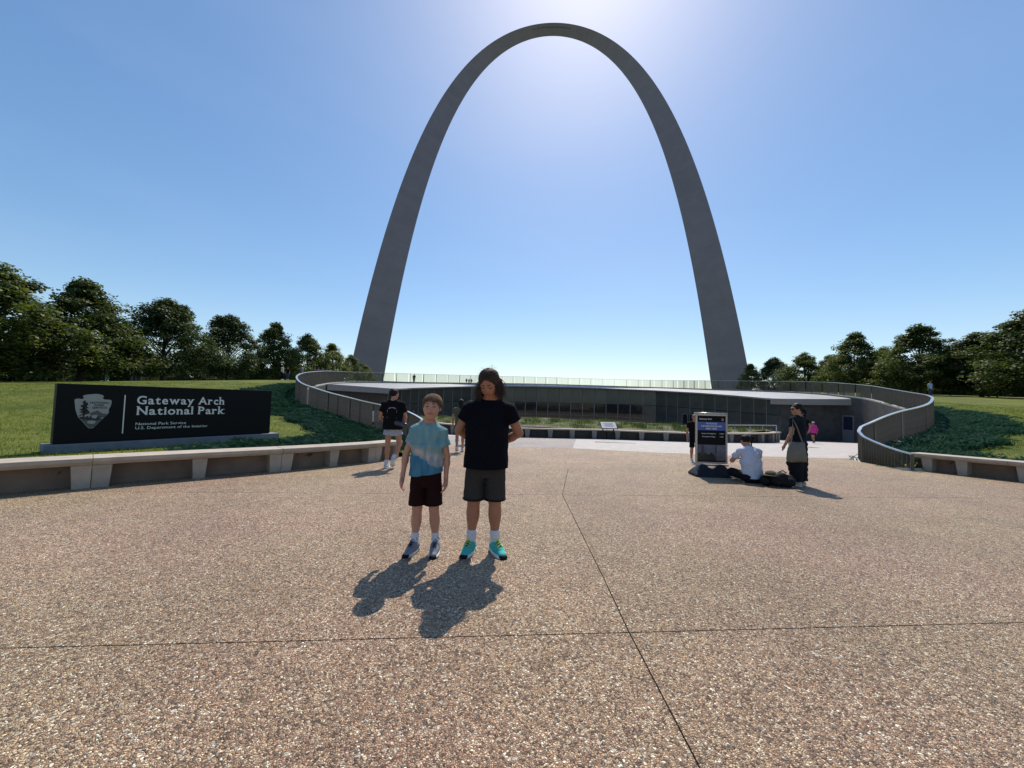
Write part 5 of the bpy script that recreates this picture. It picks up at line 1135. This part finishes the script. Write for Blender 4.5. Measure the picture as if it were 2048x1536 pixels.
# folding stool / crate leg left of the man is his knee
# people further off
CL = dict(olive=cloth('olive_dress', (.10, .10, .07)), gr=cloth('gray_cloth', (.2, .2, .21)), wt=cloth('light_shirt', (.5, .5, .5)), tan_=cloth('beige_cloth', (.3, .26, .2)), jean=cloth('jeans', (.05, .07, .12)), redc=cloth('red_cloth', (.28, .03, .04)), bluec=cloth('blue_cloth', (.08, .14, .35)), teal=cloth('aqua_cloth', (.25, .5, .5)), pk=cloth('pink_cloth', (.62, .05, .30)), green=cloth('green_cloth', (.06, .16, .10)))
WALK = dict(knL=(-.055, -.07, .30), anL=(-.055, -.03, .06), toL=(-.055, -.14, .03), knR=(.055, .01, .29), anR=(.055, .11, .10), toR=(.055, .04, .03), elL=(-.14, .05, .645), wrL=(-.14, .03, .50), elR=(.14, -.03, .645), wrR=(.14, -.11, .52))
def far(label, u, v, rot, H=1.65, top='gr', bot='jean', kind='shorts', hair='black', res=.014, J=None, Y=None, z=None, group=None, hk='crop', hem=.47, bh=.36, cap_=None, sh=None, **k):
    if Y is None: p = at(u, v)
    else: X = P(u, v, Y).x; p = Vector((X, Y, z if z is not None else float(tz(X, Y)[0])+.01))
    return person(label, p, rot, H, J=J or {}, res=res, sk='mid', hair=dict(kind=hk, mat=MH[hair], **({'cap': cap_} if cap_ else {})), hands=False, facef=res < .013, top=dict(mat=CL.get(top, blk) if isinstance(top, str) else top, hem=hem, sleeve=k.get('sleeve', .55), ease=.02),
                  bottom=dict(kind=kind, mat=CL.get(bot, blk), hem=bh if kind == 'shorts' else .06, r=.085 if kind == 'shorts' else .075), shoes=dict(mat=sh or cloth('white_shoe', (.6, .6, .6))), group=group)
far('girl with long dark hair in an olive dress walking away between the two children', 919, 904, math.pi+.15, 1.66, 'olive', 'olive', J=WALK, hk='long', hem=.40, bh=.40, res=.011)
far('person in dark trousers almost hidden behind the child in the black shirt', 939, 888, math.pi, 1.7, 'blk', 'blk', kind='long', J=WALK, sh=M['black'])
far('person in bright pink jacket and black shorts walking away toward the side door', 1627, 887, math.pi, 1.42, 'pk', 'blk', J=WALK, hk='crop', hair='brown', cap_=M['cream'], sleeve=1.9, bh=.40, res=.011, sh=M['black'])
far('person in dark top with gray shorts half hidden behind the standing woman', 1609, 893, math.pi, 1.66, 'blk', 'gr', J=WALK, res=.012, bh=.33)
far('child in black shirt with white marks standing behind the poster stand', 1389, 924, -.2, 1.36, 'blk', 'blk', hair='light', res=.009, bh=.30)
far('slim person in pale top and dark shorts seen through the left railing', 731, 866, math.pi, 1.6, 'tan_', 'blk', J=WALK, Y=21, z=G(21), hair='light')
far('person in white shirt with shorts seen through the left railing', 750, 866, math.pi, 1.5, 'wt', 'blk', J=WALK, Y=20, z=G(20))
far('person in blue cap walking down the forecourt behind the left railing', 809, 850, math.pi, 1.6, 'gr', 'jean', Y=25, z=G(25), cap_=CL['bluec'], kind='long')
far('person in green top on the forecourt behind the left railing', 826, 850, math.pi, 1.55, 'green', 'jean', Y=27, z=G(27), kind='long')
far('lone dark figure standing on the terrace left of centre behind the railing', 828, 764, .3, 1.75, 'blk', 'blk', Y=68, kind='long', res=.02, hem=.42)
gg = 'people sitting on the far terrace'
for u, w_ in ((933, 'leftmost'), (938, 'middle one'), (943, 'rightmost')): far(w_+' of three tiny seated people on the terrace behind the railing', u, 765, math.pi, 1.05, 'gr', 'gr', Y=66, group=gg, res=.02)
far('person in dark clothes standing in the tree shade behind the sign', 203, 757, math.pi+.4, 1.7, 'blk', 'blk', Y=44, kind='long', res=.018)
far('person in pale top and aqua skirt standing in the shade behind the sign', 214, 757, .5, 1.65, 'wt', 'teal', Y=43.5, kind='long', res=.018)
far('person in white shirt with an outstretched arm on the lawn crest by the left railing', 564, 757, math.pi/2, 1.72, 'wt', 'blk', Y=42, kind='long', res=.016, J=dict(elL=(-.14, -.08, .76), wrL=(-.13, -.22, .76)))
far('person in dark top and jeans next to the one in white on the lawn crest', 575, 757, 0, 1.5, 'blk', 'jean', Y=42, kind='long', res=.016)
far('person in gray top near the outer bend of the left railing', 603, 757, -math.pi/2, 1.65, 'gr', 'blk', Y=41, kind='long', res=.016, J=dict(elR=(.14, -.08, .76), wrR=(.13, -.22, .76)))
far('person in red top far behind the left railing', 629, 756, 0, 1.6, 'redc', 'blk', Y=45, kind='long', res=.018)
far('person in blue top far behind the left railing', 636, 756, 0, 1.6, 'bluec', 'blk', Y=45, kind='long', res=.018)
far('person in navy top far behind the left railing, right of the blue one', 644, 756, 0, 1.6, 'jean', 'blk', Y=45.5, kind='long', res=.018)
far('person in light blue top on the lawn crest above the right railing', 1861, 797, 0, 1.65, cloth('light_blue_cloth', (.35, .45, .65)), 'jean', Y=40, kind='long', res=.016)

# ------------------------------------------------------------ park sign
SA, SB = P(110, 825, 7.4), P(541.5, 823, 10.7); SZ0, SZ1 = .325, 1.54
ex = Vector((SB.x-SA.x, SB.y-SA.y, 0)); SL = ex.length; ex.normalize(); nr = Vector((ex.y, -ex.x, 0)); sang = math.atan2(ex.y, ex.x)
park = empty('park_sign', (SA.x, SA.y, .05), sang, label='long black granite park sign with silver lettering on a low concrete plinth', cat='sign')
def S2(u, v):                          # place on the sign face seen in direction (u, v), in sign coordinates
    d = ray(u, v); o = Vector((0, 0, CAMZ)); q = Vector((SA.x, SA.y, 0)); t = (q-o).dot(nr)/d.dot(nr); p = o+d*t; return (p-q).dot(ex), p.z-.05
mb = MB(); mb.box((SL/2, .15, (SZ0+SZ1)/2-.05), (SL, .30, SZ1-SZ0)); bevel(mb.build('granite_slab', M['granite'], park), .006)
mb = MB(); mb.box((SL/2+.05, .15, .035), (SL+.34, .50, .47)); bevel(mb.build('plinth', M['plinth'], park), .012)
def textobj(name, txt, size, m, parent, x, z, y=-.004, extr=.003, align='LEFT', bold=.0, sx=1, Mx=None):
    c = bpy.data.curves.new(name, 'FONT'); c.body = txt; c.size = size; c.extrude = extr; c.offset = bold; c.align_x = align; c.resolution_u = 3
    o = bpy.data.objects.new(name+'_tmp', c); COL.objects.link(o); dg = bpy.context.evaluated_depsgraph_get(); me = bpy.data.meshes.new_from_object(o.evaluated_get(dg)); bpy.data.objects.remove(o)
    me.name = name; me.materials.clear(); me.materials.append(m); r = link(name, me, parent, (x, y, z), (math.pi/2, 0, 0)); r.scale = (sx, 1, 1); return r
def width_of(txt, size=1, bold=0):
    c = bpy.data.curves.new('w', 'FONT'); c.body = txt; c.size = size; c.offset = bold; o = bpy.data.objects.new('w', c); COL.objects.link(o); bpy.context.view_layer.update(); d = o.dimensions.x; bpy.data.objects.remove(o); return d
def glyph(ch, size, bold):
    c = bpy.data.curves.new('g', 'FONT'); c.body = ch; c.size = size; c.extrude = .003; c.offset = bold; c.resolution_u = 4; o = bpy.data.objects.new('g', c); COL.objects.link(o)
    dg = bpy.context.evaluated_depsgraph_get(); me = bpy.data.meshes.new_from_object(o.evaluated_get(dg)); bpy.data.objects.remove(o)
    V = np.array([v.co[:] for v in me.vertices]); F = [tuple(p.vertices) for p in me.polygons]; return V, F
SER = {'G': [(.86, .36, 0)], 'a': [(.92, 0, 0)], 't': [], 'e': [], 'w': [(.08, 1, 2), (.92, 1, 2)], 'y': [(.12, 1, 2), (.88, 1, 2)], 'A': [(.08, 0, 0), (.92, 0, 0)], 'r': [(.18, 0, 0), (.10, 1, 2)], 'c': [], 'h': [(.13, 0, 0), (.87, 0, 0), (.08, 1, 1)],
       'N': [(.10, 0, 0), (.08, 1, 1), (.92, 1, 1)], 'i': [(.5, 0, 0), (.35, 1, 2)], 'o': [], 'n': [(.14, 0, 0), (.86, 0, 0), (.08, 1, 2)], 'l': [(.5, 0, 0), (.3, 1, 1)], 'P': [(.14, 0, 0), (.10, 1, 1)], 'k': [(.12, 0, 0), (.90, 0, 0), (.08, 1, 1), (.85, 1, 2)]}
def serif_line(name, txt, x0, x1, z, cap, m, parent):
    size = cap/.73; bold = size*.018; gl = {c: glyph(c, size, bold) for c in set(txt) if c != ' '}
    xh = gl['a'][0][:, 1].max() if 'a' in gl else cap*.73
    gap = size*.055; w = 0
    for c in txt: w += size*.30 if c == ' ' else (gl[c][0][:, 0].max()-gl[c][0][:, 0].min())+gap*2
    k = (x1-x0)/w; mb = MB(); x = 0
    for c in txt:
        if c == ' ': x += size*.30; continue
        V, F = gl[c]; a, b = V[:, 0].min(), V[:, 0].max(); Q = V.copy(); Q[:, 0] = (V[:, 0]-a+x+gap)*k; mb.add(Q, F)
        for fx, top_, kind in SER[c]:
            cx = (x+gap+(b-a)*fx)*k; yz = {0: (0 if top_ == 0 else top_*cap), 1: cap, 2: xh}[kind]; hw = size*.105*k; th = size*.042
            if kind: yz -= th
            mb.add([(cx-hw, yz, -.003), (cx+hw, yz, -.003), (cx+hw, yz+th, -.003), (cx-hw, yz+th, -.003), (cx-hw, yz, .0034), (cx+hw, yz, .0034), (cx+hw, yz+th, .0034), (cx-hw, yz+th, .0034)], [(3, 2, 1, 0), (4, 5, 6, 7), (0, 1, 5, 4), (1, 2, 6, 5), (2, 3, 7, 6), (3, 0, 4, 7)])
        x += (b-a)+2*gap
    o = mb.build(name, m, parent); o.location = (x0, -.005, z); o.rotation_euler = (math.pi/2, 0, 0); return o
a, b = S2(272, 808), S2(449, 805.5); cap_ = S2(272, 791)[1]-a[1]
serif_line('lettering', 'Gateway Arch', a[0], b[0], a[1], cap_, M['letter'], park)
a2, b2_ = S2(271.5, 829.5), S2(449, 828); serif_line('lettering', 'National Park', a2[0], b2_[0], a2[1], cap_, M['letter'], park)
for txt, (u0, v0), (u1, v1) in (('National Park Service', (270, 850.5), (371, 848.5)), ('U.S. Department of the Interior', (269.5, 858.8), (414, 855.5))):
    q0, q1 = S2(u0, v0), S2(u1, v1); sz = .088; wd = width_of(txt, sz); textobj('lettering', txt, sz, M['letter'], park, q0[0], q0[1], y=-.004, bold=0, sx=(q1[0]-q0[0])/wd)
q0, q1 = S2(250, 790), S2(245, 867); mb = MB(); mb.box(((q0[0]+q1[0])/2, -.004, (q0[1]+q1[1])/2), (.018, .008, q0[1]-q1[1])); mb.build('dividing_line', M['letter'], park)
def onsign(px): return [S2(140+x/18.07, 780+y/18.07) for x, y in px]
def plate(name, pts, m, y, par=None, th=.004):
    Mx = Matrix(((1, 0, 0, 0), (0, 0, -1, y), (0, 1, 0, 0), (0, 0, 0, 1))); return MB().prism(pts, Mx, th).build(name, m, par or park)
outl = [(160, 350), (200, 325), (300, 305), (400, 325), (470, 320), (495, 290), (490, 245), (455, 215), (560, 178), (700, 155), (850, 145), (1000, 143), (1150, 172), (1235, 228), (1195, 260), (1190, 300), (1220, 330), (1300, 350), (1420, 352), (1500, 380), (1500, 450), (1470, 580), (1400, 700), (1405, 800), (1350, 880), (1230, 985), (1150, 1080), (1020, 1200), (900, 1310), (840, 1370), (760, 1385), (660, 1375), (560, 1270), (400, 1090), (300, 1000), (250, 880), (195, 720), (180, 550)]
emb = plate('emblem', onsign(outl), M['emblem'], -.001)
low = [(330, 1010), (480, 1000), (1180, 1050), (1130, 1100), (1000, 1210), (850, 1350), (760, 1370), (670, 1355), (570, 1255), (430, 1100)]
def eplate(name, pts, m, y): return plate(name, onsign(pts), m, y, emb, .002)
eplate('meadow', low, M['emmid'], -.0055)
eplate('lake', [(610, 1150), (680, 1105), (800, 1100), (935, 1125), (900, 1200), (780, 1225), (640, 1205)], M['emblem'], -.008)
eplate('mountain', [(715, 850), (800, 800), (900, 770), (985, 735), (1060, 780), (1180, 850), (1350, 860), (1240, 975), (1040, 990), (980, 900), (850, 900), (760, 930)], M['emmid'], -.0055)
eplate('tree_line', [(290, 1000), (420, 960), (480, 985), (560, 970), (640, 930), (690, 1000), (745, 915), (800, 1010), (930, 1030), (1020, 920), (1050, 975), (1220, 965), (1210, 985), (1040, 1010), (1210, 1050), (900, 1105), (700, 1095), (430, 1060)], M['emdark'], -.0076)
for poly in ([(505, 380), (575, 375), (560, 440), (655, 455), (640, 560), (560, 570), (450, 440)], [(395, 540), (650, 520), (600, 590), (670, 640), (560, 680), (380, 605)], [(335, 710), (460, 650), (560, 640), (680, 760), (560, 760), (420, 750)], [(310, 810), (450, 750), (620, 700), (715, 810), (690, 850), (520, 900), (380, 890), (500, 830)], [(470, 600), (520, 600), (515, 1010), (455, 1010)], [(295, 930), (380, 900), (440, 895), (400, 930), (320, 945)], [(480, 430), (550, 430), (560, 860), (480, 860)]):
    eplate('sequoia', poly, M['emdark'], -.0098)
for txt, c0, c1, y_ in (('NATIONAL', 725, 1400, 490), ('PARK', 885, 1235, 580), ('SERVICE', 790, 1330, 672)):
    q0, q1 = onsign([(c0, y_), (c1, y_)]); sz = .058; wd = width_of(txt, sz, sz*.02); o = textobj('emblem_text', txt, sz, M['emdark'], emb, q0[0], q0[1], y=-.0075, extr=.001, bold=sz*.02, sx=(q1[0]-q0[0])/wd)

# ------------------------------------------------------------ poster stand
ps = Vector((P(1425, 950, 8.25).x, 8.3, G(8.3))); pr = empty('poster_stand', ps, -.03, label='aluminium framed black poster board on a dark water-filled base', cat='sign')
FWd, Z0, Z1 = .70, .27, 1.37
mb = MB()
for x in (-1, 1): bevel(MB().box((x*(FWd/2-.02), 0, (Z0+Z1)/2), (.04, .035, Z1-Z0-.01)).build('frame_bar', M['alu'], pr), .005)
for z in (Z0+.02, Z1-.02): bevel(MB().box((0, -.001, z), (FWd-.082, .034, .04)).build('frame_bar', M['alu'], pr), .005)
MB().tube([(-FWd/2-.02, 0, Z1+.012), (FWd/2, 0, Z1+.012)], .022, 10).build('top_rail', M['alu'], pr, True)
MB().tube([(-FWd/2, 0, Z0-.035), (FWd/2+.02, 0, Z0-.035)], .020, 10).build('bottom_rail', M['alu'], pr, True)
pbd = MB().box((0, 0, (Z0+Z1)/2), (FWd-.08, .012, Z1-Z0-.08)).build('poster', M['poster'], pr)
zt = Z1-.04; pz = lambda fr: zt-(Z1-Z0-.08)*fr
MB().box((0, -.008, pz(.225)), (FWd-.084, .003, (Z1-Z0-.08)*.185)).build('blue_band', M['blue'], pbd)
for txt, x, fr, sz, al, m_ in (('Gateway Arch', -.27, .085, .048, 'LEFT', 'white'), ('OUTDOOR', 0, .185, .048, 'CENTER', 'white'), ('RANGER PROGRAMS', 0, .240, .048, 'CENTER', 'white'), ('MEET HERE', 0, .295, .048, 'CENTER', 'white'), ('Ranger-Led Walking Tour', -.06, .395, .030, 'CENTER', 'white'), ('11:00AM', .22, .395, .028, 'CENTER', 'white'), ('Evening With A Ranger', -.06, .462, .030, 'CENTER', 'white'), ('2:00PM', .22, .462, .026, 'CENTER', 'white')):
    textobj('poster_text', txt, sz, M[m_], pbd, x, pz(fr), y=-.0105, extr=.0006, align=al, bold=sz*.012)
mb = MB(); mb.prism([(math.cos(a)*.028, math.sin(a)*.034-.004*(a > 3.3)) for a in np.linspace(0, 5.9, 12)], Matrix(((1, 0, 0, .245), (0, 0, -1, -.007), (0, 1, 0, pz(.075)), (0, 0, 0, 1))), .003); mb.build('round_badge', M['red'], pbd)
hP = Z1-Z0-.08
MB().box((0, -.0075, pz(.80)), (FWd-.084, .002, hP*.34)).build('photo_print', mat('print_sky', (.10, .11, .15), .35, noise=(9, .4)), pbd)
def pp(name, pts, m_, y): 
    Mx = Matrix(((1, 0, 0, 0), (0, 0, -1, y), (0, 1, 0, 0), (0, 0, 0, 1))); return MB().prism(pts, Mx, .0015).build(name, m_, pbd)
hill = [(-.305, pz(.97)), (.10, pz(.97)), (.10, pz(.90))]+[(.10-.05*k+.02*math.sin(k*3), pz(.84+.035*math.sin(k*2.3)-.02)) for k in range(1, 9)]; pp('print_trees', hill, mat('print_dark', (.012, .013, .012), .4), -.0093)
pp('print_path', [(.11, pz(.97)), (.305, pz(.97)), (.30, pz(.94)), (.18, pz(.88)), (.11, pz(.88))], mat('print_gray', (.10, .10, .10), .4), -.0093)
pp('print_column', [(-.235, pz(.84)), (-.15, pz(.84)), (-.17, pz(.635)), (-.215, pz(.635))], mat('print_col', (.04, .04, .045), .4), -.0100)
pp('print_column', [(.085, pz(.80)), (.115, pz(.80)), (.11, pz(.635)), (.085, pz(.635))], mat('print_col2', (.02, .02, .025), .4), -.0100)
prof = [(-.41, 0), (-.425, .05), (-.36, .13), (-.29, .20), (-.24, .255), (-.15, .255), (-.10, .20), (0, .165), (.10, .20), (.15, .255), (.24, .255), (.30, .19), (.37, .11), (.43, .045), (.42, 0)]
V = [(x, -(.24-z*.62), z) for x, z in prof]+[(x, (.24-z*.62), z) for x, z in prof]; n = len(prof); F = [tuple(range(n))[::-1], tuple(range(n, 2*n))]+[(k, (k+1) % n, n+(k+1) % n, n+k) for k in range(n)]
bevel(link('weighted_base', fastmesh('weighted_base', V, F, M['blackblue']), pr), .018, 3)
for x in (-.19, .19): MB().tube([(x, 0, .12), (x, 0, Z0-.02)], .026, 10).build('spring_post', M['black'], pr, True)
# tilted interpretive panel on the planter
ip = P(1217, 858, 20.6); it = empty('interpretive_panel', (ip.x, ip.y, ip.z), .05, label='small white tilted information panel on the planting island wall', cat='sign')
Rm = Matrix.Rotation(math.radians(-48), 3, 'X'); mb = MB(); mb.box((0, .0, .20), (.92, .035, .56), M=Rm @ Matrix.Identity(3)); bevel(mb.build('frame', M['black'], it), .008)
mb = MB(); mb.box(Vector((0, 0, .20))+Rm @ Vector((0, -.021, 0)), (.84, .006, .48), M=Rm); mb.build('printed_face', M['panel'], it)
mb = MB()
for k in range(6): mb.box(Vector((0, 0, .20))+Rm @ Vector((.02*math.sin(k*4), -.0255, .14-.05*k)), (.5+.1*math.sin(k*2), .002, .014), M=Rm)
mb.build('printed_lines', M['emmid'], it)
for x in (-.3, .3): MB().box((x, .05, -.02), (.05, .05, .36)).build('leg', M['black'], it)
# litter bins by the trees
for k, (u, lab) in enumerate(((268, 'left one of two gray litter bins under the trees behind the sign'), (277, 'right one of two gray litter bins under the trees behind the sign'))):
    X = P(u, 757, 46).x; z = float(tz(X, 46)[0]); bn = empty('litter_bin', (X, 46, z), 0, label=lab, cat='bin', group='litter bins under the trees')
    MB().tube([(0, 0, 0), (0, 0, .85)], .27, 14).build('bin_body', M['bin'], bn); MB().tube([(0, 0, .86), (0, 0, .93), (0, 0, 1.0)], [.29, .27, .12], 14).build('lid', M['bin'], bn)
